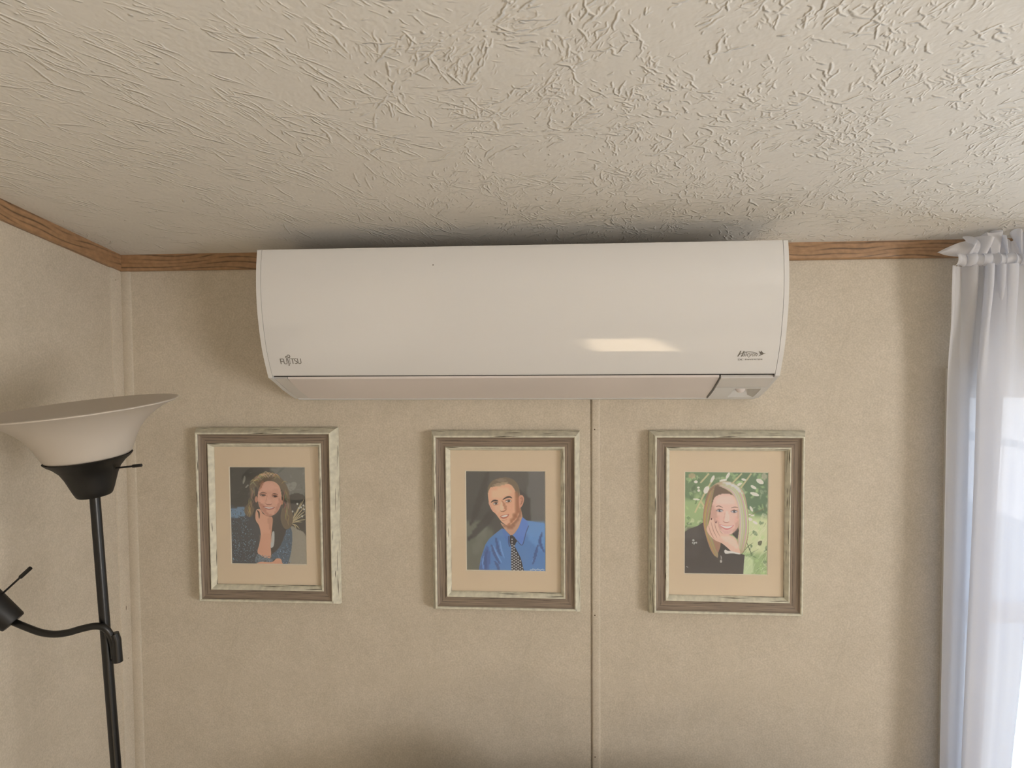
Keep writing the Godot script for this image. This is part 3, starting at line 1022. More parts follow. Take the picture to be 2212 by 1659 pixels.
func fill(q: Array, c: Color, soft: float, curved: bool) -> void:
	if curved and q.size() > 3:
		var loop := []
		for i in q.size():
			var a: Vector2 = q[(i - 1 + q.size()) % q.size()]
			var b: Vector2 = q[i]
			var d: Vector2 = q[(i + 1) % q.size()]
			var e: Vector2 = q[(i + 2) % q.size()]
			for k in 5:
				var t := k / 5.0
				loop.append(0.5 * ((2.0 * b) + (d - a) * t + (2.0 * a - 5.0 * b + 4.0 * d - e) * t * t + (3.0 * b - a - 3.0 * d + e) * t * t * t))
		q = loop
	var lo := Vector2(1e9, 1e9)
	var hi := Vector2(-1e9, -1e9)
	for p in q:
		lo = lo.min(p)
		hi = hi.max(p)
	var pad := int(soft * 2) + 2
	var x0 := maxi(int(lo.x) - pad, -40)
	var y0 := maxi(int(lo.y) - pad, -40)
	var x1 := mini(int(hi.x) + pad + 1, PW * 2 + 40)
	var y1 := mini(int(hi.y) + pad + 1, PH * 2 + 40)
	if x1 - x0 < 2 or y1 - y0 < 2: return
	var im := Image.create(x1 - x0, y1 - y0, false, Image.FORMAT_RGBA8)
	im.fill(Color(c.r, c.g, c.b, 0))
	for y in range(y0, y1):
		var yc := y + 0.5
		var xs := []
		for i in q.size():
			var a: Vector2 = q[i]
			var b: Vector2 = q[(i + 1) % q.size()]
			if (a.y <= yc) != (b.y <= yc):
				xs.append(a.x + (yc - a.y) / (b.y - a.y) * (b.x - a.x))
		xs.sort()
		for i in range(0, xs.size() - 1, 2):
			var l := int(round(xs[i]))
			var r := int(round(xs[i + 1]))
			if r > l: im.fill_rect(Rect2i(l - x0, y - y0, r - l, 1), c)
	if soft > 0.9:
		var w := im.get_width()
		var h := im.get_height()
		var f := maxf(soft, 1.0)
		im.resize(maxi(2, int(w / f)), maxi(2, int(h / f)), Image.INTERPOLATE_BILINEAR)
		im.resize(w, h, Image.INTERPOLATE_CUBIC)
	canvas.blend_rect(im, Rect2i(Vector2i.ZERO, im.get_size()), Vector2i(x0, y0))

func brush(pts: Array, w: float, c: Color, soft := 0.0, taper := true) -> void:
	# stroke along points, width in enlarged-photo pixels
	var line := []
	for p in pts: line.append(uvp(p[0], p[1]))
	if line.size() > 2: line = spline(line, 5)
	var k := w * PW * 2 / ((corners[1] as Vector2).x - (corners[0] as Vector2).x) / 2.0
	var l := []
	var r := []
	for i in line.size():
		var d: Vector2 = ((line[mini(i + 1, line.size() - 1)] - line[maxi(i - 1, 0)]) as Vector2).normalized().orthogonal()
		var t := float(i) / (line.size() - 1)
		var s := k * ((0.25 + 0.75 * sin(PI * clampf(t, 0.02, 0.98))) if taper else 1.0)
		l.append(line[i] + d * s)
		r.push_front(line[i] - d * s)
	fill(l + r, c, soft, false)

func dot(x: float, y: float, rx: float, ry: float, c: Color, soft := 0.0, turn := 0.0) -> void:
	var pts := []
	for i in 12:
		var v := Vector2(cos(TAU * i / 12) * rx, sin(TAU * i / 12) * ry).rotated(turn)
		pts.append([x + v.x, y + v.y])
	paint(pts, c, soft, false)

func col(r: int, g: int, b: int, a := 1.0) -> Color:
	return Color(r / 255.0, g / 255.0, b / 255.0, a)

func portrait(which: int) -> Image:
	canvas = Image.create(PW * 2, PH * 2, false, Image.FORMAT_RGBA8)
	rng.seed = 100 + which
	[portrait_curly, portrait_tie, portrait_grass][which].call()
	canvas.resize(PW, PH, Image.INTERPOLATE_LANCZOS)
	canvas.convert(Image.FORMAT_RGB8)
	# the colours above were read off the photograph in the room's dim warm light; back to the colours of the print itself
	var d := canvas.get_data()
	var lut := []
	for gain in [1.36, 1.56, 1.82]:
		var t := PackedByteArray()
		for v in 256:
			var lin: float = Color(v / 255.0, 0, 0).srgb_to_linear().r * gain
			t.append(int(clampf(Color(minf(lin, 0.92), 0, 0).linear_to_srgb().r, 0, 1) * 255))
		lut.append(t)
	for i in range(0, d.size(), 3):
		d[i] = lut[0][d[i]]
		d[i + 1] = lut[1][d[i + 1]]
		d[i + 2] = lut[2][d[i + 2]]
	return Image.create_from_data(PW, PH, false, Image.FORMAT_RGB8, d)

func portrait_curly() -> void:
	corners = [Vector2(97, 68), Vector2(1278, 70), Vector2(143, 1577), Vector2(1310, 1585)]
	canvas.fill(col(50, 47, 40))
	paint([[760, 60], [1290, 60], [1290, 520], [1050, 560], [930, 420], [840, 250]], col(104, 101, 92), 26)
	paint([[1000, 330], [1140, 300], [1130, 400], [1040, 430]], col(132, 128, 116), 8)
	paint([[100, 60], [420, 60], [380, 600], [110, 690]], col(36, 36, 30), 26)
	for i in 90:
		var g := rng.randi_range(55, 105)
		dot(rng.randf_range(100, 560), rng.randf_range(70, 640), rng.randf_range(5, 24), rng.randf_range(5, 16), col(g, g - 4, g - 16, 0.32), 3, rng.randf() * 3)
	for i in 60:
		var g := rng.randi_range(70, 140)
		dot(rng.randf_range(900, 1300), rng.randf_range(70, 560), rng.randf_range(8, 40), rng.randf_range(5, 16), col(g, g - 3, g - 12, 0.3), 4, rng.randf() * 3)
	paint([[335, 200], [350, 250], [320, 325], [300, 310], [315, 240]], col(128, 122, 108), 3)
	paint([[380, 340], [400, 350], [360, 390], [345, 380]], col(128, 122, 108), 2)
	# dark undergrowth, grass and stone at the right
	paint([[1010, 540], [1300, 540], [1310, 1140], [1100, 1040]], col(46, 42, 34), 8)
	for e in [[1270, 560], [1230, 600], [1290, 660], [1285, 745], [1290, 800], [1290, 880], [1240, 920], [1200, 1030], [1150, 1030], [1130, 760], [1180, 690]]:
		brush([[1060, 940], [(1060 + e[0]) / 2.0 + 15, (940 + e[1]) / 2.0 - 15], e], 15, col(172, 152, 112), 1.5)
	for e in [[1165, 635], [1190, 700], [1260, 660], [1225, 690], [1090, 755], [1240, 830], [1270, 720]]:
		dot(e[0], e[1], 15, 17, col(186, 178, 162), 2)
	paint([[1060, 1000], [1160, 1030], [1300, 1140], [1330, 1600], [980, 1600], [1050, 1350]], col(142, 132, 114), 6)
	for i in 120:
		var g := rng.randi_range(118, 160)
		dot(rng.randf_range(1070, 1310), rng.randf_range(1120, 1580), rng.randf_range(4, 16), rng.randf_range(3, 9), col(g, g - 8, g - 24, 0.35), 2)
	# sweater
	paint([[90, 720], [210, 705], [330, 690], [450, 810], [560, 980], [620, 1150], [560, 1400], [540, 1600], [90, 1600]], col(46, 52, 58), 3)
	paint([[90, 715], [220, 700], [330, 695], [380, 800], [260, 850], [90, 850]], col(96, 122, 144), 12)
	paint([[880, 960], [1040, 990], [1085, 1120], [1065, 1400], [1000, 1600], [900, 1590], [840, 1500], [770, 1520], [770, 1430], [860, 1340], [900, 1180]], col(58, 78, 94), 3)
	for i in 620:
		var p := Vector2(rng.randf_range(110, 600), rng.randf_range(720, 1560))
		if p.x > 330 + (p.y - 700) * 0.34 and p.y < 1300: continue
		var bright := rng.randf()
		var cc := col(118, 138, 154) if bright > 0.62 else (col(78, 102, 124) if bright > 0.35 else col(28, 30, 33))
		dot(p.x, p.y, rng.randf_range(4, 9), rng.randf_range(3, 6), cc, 0, rng.randf() * 3)
	for i in 330:
		var p := Vector2(rng.randf_range(780, 1070), rng.randf_range(1010, 1570))
		if p.x < 960 and p.y < 1320: continue
		if p.x < 880 and p.y > 1480: continue
		var cc := col(112, 136, 158) if rng.randf() > 0.5 else col(34, 46, 58)
		dot(p.x, p.y, rng.randf_range(4, 9), rng.randf_range(3, 6), cc, 0, rng.randf() * 3)
	# shade under the hair, white top
	paint([[480, 640], [560, 700], [700, 830], [840, 800], [960, 640], [1040, 900], [980, 1080], [900, 1290], [790, 1400], [740, 1300], [560, 1000], [470, 840]], col(38, 33, 28), 5)
	paint([[770, 1090], [806, 1085], [800, 1280], [760, 1330], [742, 1290]], col(176, 174, 166), 2)
	# hair
	paint([[620, 165], [740, 145], [860, 190], [985, 330], [1040, 490], [1065, 690], [1100, 860], [1050, 1010], [960, 1020], [900, 860], [930, 640], [900, 440], [760, 290], [620, 300], [540, 420], [510, 600], [480, 760], [420, 850], [345, 800], [335, 710], [410, 600], [420, 470], [410, 340], [490, 220]], col(98, 79, 56), 3)
	paint([[450, 420], [540, 400], [540, 640], [480, 700], [440, 560]], col(52, 42, 32), 8)
	paint([[900, 420], [980, 470], [990, 640], [930, 700], [915, 560]], col(58, 46, 34), 8)
	for i in 34:
		var t := rng.randf()
		var x := lerpf(450, 960, t)
		var y := 300.0 - sin(t * PI) * 130.0 + rng.randf_range(-20, 30)
		brush([[x - 45, y + rng.randf_range(10, 45)], [x, y - rng.randf_range(5, 25)], [x + 50, y + rng.randf_range(5, 50)]], rng.randf_range(9, 20), col(206 + rng.randi_range(-46, 16), 178 + rng.randi_range(-46, 12), 134 + rng.randi_range(-44, 10), 0.5), 2.5)
	for i in 46:
		var left := rng.randf() < 0.45
		var x := rng.randf_range(345, 480) if left else rng.randf_range(940, 1080)
		var y := rng.randf_range(420, 800) if left else rng.randf_range(420, 980)
		if left: x = lerpf(470, 390, (y - 420) / 400.0) + rng.randf_range(-35, 30)
		else: x = lerpf(950, 1030, (y - 420) / 560.0) + rng.randf_range(-30, 40)
		brush([[x, y - 45], [x + rng.randf_range(-24, 24), y], [x + rng.randf_range(-14, 14), y + 55]], rng.randf_range(8, 16), col(178 + rng.randi_range(-60, 20), 146 + rng.randi_range(-55, 16), 98 + rng.randi_range(-40, 16), 0.55), 2.5)
	# ears, face
	dot(520, 570, 26, 50, col(182, 124, 98), 2)
	dot(922, 615, 22, 38, col(176, 118, 92), 2)
	paint([[600, 330], [690, 282], [800, 292], [880, 360], [912, 480], [916, 610], [880, 720], [805, 805], [725, 830], [645, 795], [575, 700], [542, 570], [552, 440]], col(205, 152, 126), 3)
	paint([[560, 600], [640, 650], [700, 780], [800, 800], [720, 826], [645, 792], [580, 700]], col(176, 116, 92, 0.75), 14)
	paint([[880, 560], [914, 600], [880, 720], [810, 800], [830, 700]], col(178, 120, 96, 0.7), 12)
	paint([[640, 330], [780, 320], [850, 400], [700, 430], [610, 420]], col(216, 166, 142, 0.8), 16)
	dot(610, 600, 42, 30, col(216, 160, 136, 0.7), 10)
	dot(840, 610, 36, 28, col(214, 156, 132, 0.7), 10)
	paint([[590, 300], [640, 300], [590, 400], [560, 430]], col(150, 98, 70, 0.7), 8)
	for e in [[622, 503, 54, 0.06], [812, 517, 48, 0.1]]:
		dot(e[0], e[1] - 4, e[2], 26, col(162, 106, 84, 0.8), 7, e[3])
		dot(e[0], e[1], e[2] - 8, 13, col(72, 44, 36), 2.5, e[3])
		dot(e[0] + 4, e[1] + 2, 15, 10, col(28, 20, 18), 1, e[3])
		dot(e[0] - 24, e[1] + 3, 9, 5, col(196, 178, 168, 0.8), 1, e[3])
	brush([[572, 482], [620, 460], [684, 476]], 13, col(84, 56, 42, 0.85), 2)
	brush([[765, 492], [805, 476], [862, 494]], 12, col(84, 56, 42, 0.85), 2)
	paint([[700, 500], [735, 500], [745, 600], [770, 630], [665, 630], [690, 590]], col(212, 160, 136, 0.75), 8)
	brush([[662, 632], [690, 648], [720, 652], [750, 648], [768, 632]], 13, col(138, 82, 66, 0.9), 3)
	brush([[690, 510], [678, 570], [660, 620]], 12, col(180, 122, 98, 0.6), 5)
	paint([[626, 676], [680, 682], [722, 690], [770, 688], [812, 688], [785, 716], [720, 730], [665, 712]], col(150, 82, 74), 2)
	paint([[645, 686], [720, 694], [795, 692], [765, 706], [715, 712], [670, 702]], col(238, 226, 214), 1.5)
	brush([[610, 650], [622, 690]], 8, col(160, 104, 82, 0.7), 3)
	brush([[822, 664], [818, 700]], 8, col(160, 104, 82, 0.7), 3)
	# arm, fist
	paint([[518, 738], [560, 718], [596, 738], [626, 790], [720, 832], [772, 850], [776, 950], [756, 1130], [748, 1300], [752, 1470], [690, 1496], [600, 1460], [540, 1400], [566, 1280], [590, 1130], [566, 990], [512, 900], [504, 810]], col(206, 152, 122), 2)
	paint([[585, 1130], [760, 1120], [748, 1300], [752, 1470], [690, 1490], [600, 1455], [545, 1395], [570, 1280]], col(192, 130, 100, 0.3), 14)
	paint([[700, 860], [775, 860], [770, 960], [755, 1100], [720, 1000]], col(184, 128, 100, 0.7), 10)
	brush([[530, 740], [560, 780], [566, 870]], 24, col(44, 32, 26), 2)
	brush([[604, 780], [680, 824], [770, 846]], 8, col(150, 96, 76, 0.7), 2)
	brush([[520, 736], [545, 728]], 10, col(240, 214, 200, 0.8), 1)
	paint([[520, 1460], [560, 1430], [640, 1480], [760, 1500], [776, 1545], [640, 1566], [510, 1560]], col(88, 98, 106), 2)
	for i in 90:
		dot(rng.randf_range(520, 770), rng.randf_range(1450, 1560), rng.randf_range(5, 10), 4, col(130, 140, 148) if rng.randf() > 0.45 else col(50, 56, 62), 0, rng.randf() * 3)
	paint([[515, 1580], [600, 1550], [720, 1556], [790, 1540], [840, 1496], [905, 1500], [925, 1550], [905, 1600], [515, 1600]], col(204, 144, 112), 2)

func portrait_tie() -> void:
	corners = [Vector2(110, 100), Vector2(1295, 100), Vector2(122, 1568), Vector2(1297, 1575)]
	canvas.fill(col(62, 60, 56))
	paint([[1040, 80], [1310, 80], [1310, 880], [1080, 860]], col(92, 89, 86), 26)
	paint([[420, 80], [1000, 80], [960, 420], [500, 260]], col(72, 69, 64), 26)
	paint([[90, 900], [420, 900], [520, 1100], [340, 1600], [90, 1600]], col(98, 97, 84), 34)
	paint([[300, 950], [420, 960], [320, 1300], [200, 1300]], col(112, 112, 98, 0.6), 26)
	brush([[440, 100], [330, 500], [180, 900]], 110, col(44, 43, 40, 0.8), 16)
	brush([[560, 640], [440, 800], [150, 1120]], 120, col(44, 43, 41, 0.8), 16)
	paint([[900, 380], [1060, 500], [1060, 820], [960, 760]], col(48, 46, 44), 20)
	# shirt
	paint([[300, 1600], [330, 1400], [400, 1190], [460, 1100], [560, 1015], [650, 945], [770, 1050], [860, 1000], [950, 780], [1020, 822], [1150, 840], [1320, 875], [1320, 1600]], col(76, 122, 172), 2, false)
	paint([[1000, 860], [1180, 850], [1310, 900], [1310, 1250], [1150, 1200], [1020, 1050]], col(94, 140, 186, 0.85), 24)
	paint([[320, 1570], [350, 1390], [420, 1210], [470, 1330], [440, 1600]], col(64, 96, 150), 10)
	for f in [[[490, 1190], [540, 1330], [620, 1480]], [[430, 1260], [400, 1400], [410, 1570]], [[560, 1080], [590, 1250], [640, 1360]], [[1190, 1180], [1150, 1330], [1110, 1480]], [[540, 1430], [580, 1500], [600, 1580]], [[1250, 1000], [1220, 1150], [1290, 1300]]]:
		brush(f, 42, col(50, 78, 128, 0.8), 7)
	for f in [[[520, 1200], [580, 1340], [650, 1460]], [[380, 1350], [360, 1450], [370, 1560]], [[620, 1120], [640, 1250], [690, 1400]], [[1130, 1370], [1100, 1440]]]:
		brush(f, 22, col(112, 152, 200, 0.8), 5)
	# neck
	paint([[630, 860], [720, 890], [860, 800], [915, 620], [960, 790], [910, 920], [805, 1045], [735, 1005], [680, 940]], col(188, 140, 112), 2)
	paint([[640, 850], [730, 900], [860, 820], [920, 660], [930, 760], [820, 930], [720, 940]], col(140, 92, 66, 0.75), 14)
	# head
	paint([[440, 440], [448, 340], [515, 245], [640, 200], [760, 200], [865, 262], [914, 380], [924, 540], [922, 660], [880, 790], [790, 880], [725, 897], [645, 845], [560, 735], [505, 680], [458, 570]], col(214, 160, 126), 2)
	paint([[436, 430], [446, 325], [515, 236], [640, 192], [765, 194], [870, 258], [918, 380], [914, 480], [872, 478], [850, 380], [790, 300], [700, 276], [600, 306], [515, 330], [470, 350]], col(104, 86, 66), 5)
	paint([[520, 300], [640, 262], [740, 262], [690, 300], [580, 318]], col(158, 132, 102, 0.8), 8)
	paint([[560, 230], [640, 205], [730, 230], [640, 250]], col(128, 110, 90, 0.8), 8)
	brush([[512, 330], [522, 295]], 9, col(228, 206, 178, 0.9), 1)
	paint([[850, 400], [918, 470], [924, 650], [885, 785], [790, 880], [735, 890], [800, 800], [850, 680], [866, 540]], col(156, 98, 66, 0.85), 18)
	paint([[520, 380], [680, 340], [800, 380], [760, 450], [600, 490], [500, 490]], col(228, 178, 142, 0.75), 20)
	paint([[545, 610], [620, 620], [600, 720], [560, 690]], col(226, 172, 142, 0.7), 12)
	paint([[730, 600], [820, 590], [800, 700], [740, 690]], col(216, 158, 126, 0.7), 14)
	# ears
	paint([[906, 480], [950, 446], [984, 490], [976, 560], [950, 615], [914, 634]], col(196, 136, 108), 2)
	brush([[925, 500], [955, 490], [950, 560], [930, 590]], 14, col(132, 80, 60, 0.8), 3)
	paint([[450, 562], [475, 570], [525, 690], [508, 690], [465, 610]], col(206, 150, 126), 2)
	# brows, eyes
	brush([[488, 562], [520, 538], [560, 532], [596, 540]], 24, col(48, 34, 28), 2)
	brush([[664, 518], [720, 486], [770, 478], [806, 496]], 25, col(48, 34, 28), 2)
	for e in [[556, 578, 38, -0.1], [748, 540, 44, -0.12]]:
		dot(e[0], e[1], e[2] + 8, 26, col(166, 110, 84, 0.7), 6, e[3])
		dot(e[0], e[1], e[2], 14, col(204, 188, 176), 1.5, e[3])
		dot(e[0] + 6, e[1] - 1, 19, 15, col(58, 36, 28), 1.2)
		dot(e[0] + 6, e[1] - 1, 8, 8, col(20, 14, 12), 0)
		dot(e[0] - 2, e[1] - 5, 4, 4, col(240, 236, 230), 0)
		brush([[e[0] - e[2], e[1] - 2], [e[0], e[1] - 19], [e[0] + e[2], e[1] - 12]], 8, col(52, 34, 28, 0.9), 1.5)
	# nose, mouth
	brush([[652, 540], [690, 600], [716, 668]], 44, col(172, 114, 84, 0.75), 9)
	paint([[630, 560], [655, 560], [672, 640], [660, 690], [628, 680]], col(232, 182, 150, 0.85), 7)
	brush([[626, 684], [650, 694], [682, 690], [712, 668]], 15, col(138, 84, 62, 0.9), 3)
	paint([[622, 772], [660, 748], [700, 742], [758, 732], [742, 772], [704, 796], [660, 800]], col(176, 102, 84), 2)
	paint([[640, 766], [690, 750], [738, 744], [722, 764], [676, 778]], col(244, 234, 220), 1.5)
	brush([[640, 822], [690, 830], [730, 810]], 12, col(174, 118, 90, 0.7), 4)
	dot(720, 850, 46, 24, col(222, 170, 140, 0.6), 10)
	# collar and tie
	paint([[650, 945], [690, 955], [775, 1050], [762, 1215], [715, 1120], [660, 1010]], col(72, 114, 172), 1.5, false)
	paint([[958, 772], [1030, 830], [1052, 900], [952, 1190], [880, 1120], [822, 1050], [905, 920]], col(84, 122, 184), 1.5, false)
	brush([[1052, 900], [1010, 1010], [955, 1190], [880, 1125]], 11, col(40, 62, 108, 0.9), 2, false)
	brush([[752, 1060], [752, 1150], [764, 1215]], 12, col(36, 52, 92), 2, false)
	paint([[768, 1055], [800, 1040], [838, 1072], [880, 1130], [858, 1160], [842, 1210], [930, 1380], [985, 1600], [792, 1600], [786, 1400], [790, 1220], [766, 1150]], col(36, 34, 42), 1.5, false)
	for r in 13:
		for k in 7:
			var y := 1085.0 + r * 40.0 + (k % 2) * 20.0
			var l := 775.0 + (y - 1050.0) * 0.04
			var rr := 835.0 + maxf(0.0, y - 1180.0) * 0.40
			var x := 772.0 + k * 30.0
			if x > l and x < rr - 8.0: dot(x, y, 10, 12, col(190, 184, 180), 1)
	# signature
	var sig := []
	for i in 30: sig.append([1070 + i * 7.4, 1552 + sin(i * 1.9) * 9 + sin(i * 0.7) * 6])
	brush(sig, 6, col(222, 222, 226, 0.85), 0.0, false)

func portrait_grass() -> void:
	corners = [Vector2(103, 75), Vector2(1333, 78), Vector2(90, 1552), Vector2(1303, 1570)]
	canvas.fill(col(148, 166, 112))
	paint([[80, 50], [1350, 50], [1350, 700], [1000, 560], [300, 420], [80, 480]], col(98, 122, 84), 40)
	paint([[760, 60], [1340, 60], [1330, 640], [1020, 600], [960, 300]], col(86, 112, 80), 36)
	paint([[950, 800], [1340, 760], [1330, 1200], [950, 1200]], col(196, 196, 150), 40)
	for i in 260:
		var p := Vector2(rng.randf_range(80, 1340), rng.randf_range(60, 1570))
		var k := rng.randf()
		var low := clampf(p.y / 1500.0, 0.0, 1.0)
		var cc := col(70, 96, 64, 0.5) if k < 0.34 else (col(176, 196, 130, 0.45) if k < 0.75 else col(214, 206, 170, 0.45))
		if k >= 0.75 and low < 0.3: cc.a = 0.25
		dot(p.x, p.y, rng.randf_range(12, 52), rng.randf_range(8, 30), cc, rng.randf_range(3, 8), rng.randf() * 3)
	for i in 46:
		var p := Vector2(rng.randf_range(930, 1320), rng.randf_range(850, 1540))
		brush([[p.x, p.y], [p.x + rng.randf_range(30, 90), p.y - rng.randf_range(40, 120)]], rng.randf_range(6, 16), col(224, 218, 186, 0.75) if rng.randf() < 0.65 else col(76, 92, 58, 0.7), 2)
	for f in [[[245, 665], [340, 480], [440, 300], [540, 150]], [[330, 230], [460, 90]], [[800, 235], [950, 85]], [[930, 300], [1090, 85]], [[340, 500], [400, 600]]]:
		brush(f, 24, col(196, 178, 132, 0.85), 3, false)
	for e in [[510, 170, 22, 60, 0.45], [740, 120, 22, 55, 0.5], [670, 190, 60, 18, -0.2], [262, 214, 30, 22, 0.0], [300, 298, 20, 16, 0.0], [305, 340, 22, 20, 0.0], [905, 248, 50, 18, -0.5], [1215, 200, 62, 34, 0.5], [1120, 285, 50, 22, 0.5], [975, 175, 36, 18, 0.2], [1135, 385, 70, 26, 0.3], [1085, 600, 18, 46, -0.5], [1085, 690, 44, 16, 0.2], [1140, 800, 40, 18, 0.5], [270, 470, 52, 14, 0.1], [1060, 750, 40, 24, 0.3], [420, 330, 40, 60, 0.5]]:
		dot(e[0], e[1], e[2], e[3], col(228, 224, 198, 0.9), 3, e[4])
	dot(205, 130, 50, 40, col(196, 156, 118, 0.6), 9)
	dot(1280, 130, 40, 60, col(196, 176, 150, 0.6), 9)
	brush([[1030, 715], [1170, 640], [1310, 580]], 12, col(112, 104, 70, 0.8), 2)
	brush([[1000, 1060], [1050, 1180], [1090, 1280]], 11, col(70, 90, 56, 0.9), 1.5)
	brush([[940, 1260], [1020, 1160], [1110, 1090]], 11, col(98, 110, 70, 0.8), 1.5)
	paint([[1180, 1080], [1240, 1060], [1220, 1130], [1180, 1120]], col(78, 74, 56, 0.8), 4)
	paint([[960, 1320], [1100, 1330], [1080, 1570], [960, 1570]], col(206, 208, 168, 0.6), 12)
	# jacket
	paint([[80, 955], [170, 900], [280, 862], [375, 800], [460, 900], [600, 1150], [740, 1190], [980, 1275], [968, 1400], [955, 1600], [80, 1600]], col(50, 44, 44), 2, false)
	paint([[90, 960], [280, 880], [360, 1000], [300, 1300], [90, 1300]], col(62, 55, 54, 0.7), 30)
	# hair, back layer
	paint([[620, 212], [745, 203], [865, 250], [965, 345], [1015, 510], [1042, 760], [1035, 1000], [985, 1190], [940, 1250], [890, 1220], [870, 1000], [600, 1020], [590, 1290], [560, 1310], [490, 1230], [425, 1060], [370, 810], [386, 570], [440, 360], [520, 262]], col(150, 126, 98), 3)
	# neck
	paint([[520, 980], [640, 960], [760, 985], [740, 1100], [640, 1190], [590, 1240], [545, 1180]], col(158, 116, 92), 4)
	paint([[640, 1090], [720, 1140], [760, 1200], [690, 1250], [600, 1245], [620, 1170]], col(42, 36, 36), 3)
	paint([[800, 960], [890, 890], [900, 1050], [850, 1020]], col(46, 38, 38), 4)
	# face
	paint([[530, 450], [640, 378], [770, 380], [862, 468], [908, 600], [906, 750], [885, 860], [810, 955], [725, 985], [650, 960], [585, 870], [500, 790], [472, 700], [480, 560]], col(216, 174, 156), 3)
	paint([[476, 560], [560, 600], [600, 760], [640, 900], [560, 860], [490, 770]], col(186, 138, 120, 0.7), 16)
	paint([[880, 620], [908, 640], [890, 850], [810, 950], [840, 830]], col(194, 146, 128, 0.7), 14)
	paint([[600, 430], [760, 420], [840, 510], [700, 540], [570, 520]], col(224, 186, 168, 0.8), 18)
	dot(620, 750, 60, 40, col(224, 170, 154, 0.6), 12)
	dot(850, 760, 46, 40, col(224, 170, 154, 0.6), 12)
	brush([[560, 575], [605, 562], [665, 588]], 12, col(104, 74, 60, 0.9), 2)
	brush([[785, 590], [840, 576], [900, 584]], 12, col(104, 74, 60, 0.9), 2)
	for e in [[616, 632, 50, 0.08], [832, 642, 48, 0.02]]:
		dot(e[0], e[1] - 6, e[2] + 6, 26, col(178, 130, 116, 0.8), 6, e[3])
		dot(e[0], e[1], e[2], 16, col(196, 186, 184), 1.5, e[3])
		dot(e[0] + 2, e[1], 22, 17, col(92, 96, 110), 1.5)
		dot(e[0] + 2, e[1], 10, 10, col(30, 28, 32), 0)
		dot(e[0] + 14, e[1] - 2, 6, 7, col(244, 242, 240), 0)
		brush([[e[0] - e[2] - 4, e[1] + 2], [e[0], e[1] - 20], [e[0] + e[2], e[1] - 4]], 10, col(56, 42, 40, 0.95), 1.5)
		brush([[e[0] - e[2], e[1] + 8], [e[0], e[1] + 18], [e[0] + e[2], e[1] + 8]], 5, col(110, 80, 74, 0.7), 1.5)
	paint([[705, 650], [745, 650], [760, 760], [735, 790], [690, 780]], col(228, 190, 172, 0.8), 8)
	brush([[664, 778], [690, 800], [725, 804], [760, 790]], 13, col(160, 106, 92, 0.85), 3)
	brush([[690, 660], [684, 730], [664, 776]], 14, col(192, 146, 130, 0.6), 5)
	paint([[608, 832], [680, 846], [740, 852], [822, 840], [785, 884], [716, 910], [650, 880]], col(196, 116, 112), 2)
	paint([[626, 842], [720, 860], [806, 846], [770, 876], [716, 888], [660, 868]], col(246, 240, 234), 1.5)
	paint([[640, 900], [720, 930], [800, 900], [760, 960], [680, 960]], col(206, 158, 148, 0.7), 10)
	# hair, front locks
	paint([[560, 300], [640, 270], [760, 300], [880, 420], [915, 600], [905, 860], [860, 1220], [950, 1240], [1020, 1050], [1042, 780], [1015, 510], [965, 345], [860, 250], [740, 204], [620, 214], [530, 260]], col(176, 152, 120), 3)
	paint([[540, 260], [620, 260], [660, 360], [540, 440], [490, 620], [470, 760], [430, 900], [370, 800], [390, 560], [440, 370]], col(134, 106, 78), 4)
	paint([[560, 270], [660, 290], [800, 390], [700, 380], [560, 420], [500, 520], [480, 440]], col(92, 70, 54, 0.9), 7)
	for i in 26:
		var t := i / 25.0
		brush([[lerpf(600, 720, t), lerpf(270, 215, t)], [lerpf(800, 900, t), lerpf(370, 300, t)], [lerpf(895, 1000, t), lerpf(600, 560, t)], [lerpf(905, 1030, t), lerpf(860, 900, t)], [lerpf(880, 960, t), lerpf(1180, 1210, t)]], rng.randf_range(7, 15), col(206 + rng.randi_range(-44, 24), 190 + rng.randi_range(-48, 24), 160 + rng.randi_range(-50, 24), 0.7), 1.5)
	paint([[660, 230], [760, 215], [880, 270], [960, 380], [900, 350], [780, 270]], col(206, 204, 198, 0.7), 12)
	for i in 18:
		var t := i / 17.0
		brush([[lerpf(470, 540, t), lerpf(360, 300, t)], [lerpf(390, 470, t), lerpf(600, 620, t)], [lerpf(380, 440, t), 850], [lerpf(440, 500, t), 1080], [lerpf(530, 590, t), 1290]], rng.randf_range(6, 13), col(176 + rng.randi_range(-54, 24), 146 + rng.randi_range(-50, 20), 108 + rng.randi_range(-44, 20), 0.75), 1.5)
	# hand under the chin, cuff, brooch, zip
	paint([[420, 915], [448, 830], [470, 760], [492, 735], [522, 752], [532, 800], [546, 806], [562, 790], [582, 806], [604, 890], [650, 965], [760, 985], [850, 1035], [886, 1130], [912, 1260], [800, 1232], [725, 1170], [640, 1105], [555, 1070], [480, 1010]], col(216, 174, 152), 2)
	paint([[640, 1010], [760, 1010], [850, 1060], [880, 1180], [760, 1120], [660, 1060]], col(228, 190, 168, 0.7), 14)
	for f in [[[488, 800], [520, 920], [575, 1030]], [[540, 810], [560, 900], [620, 1010]], [[450, 850], [480, 950], [535, 1050]]]:
		brush(f, 9, col(150, 104, 86, 0.8), 2)
	dot(494, 752, 10, 16, col(92, 42, 46), 1, 0.3)
	dot(560, 802, 10, 16, col(92, 42, 46), 1, 0.2)
	paint([[680, 1215], [700, 1198], [730, 1215], [800, 1222], [912, 1252], [900, 1266], [800, 1252], [710, 1260], [684, 1246]], col(214, 206, 200), 2)
	for e in [[222, 1070, 18], [212, 1108, 12], [240, 1106, 13], [266, 1104, 14], [232, 1122, 10]]:
		dot(e[0], e[1], e[2], e[2], col(166, 160, 152), 1.5)
	dot(631, 1372, 18, 22, col(170, 160, 150), 1.5)
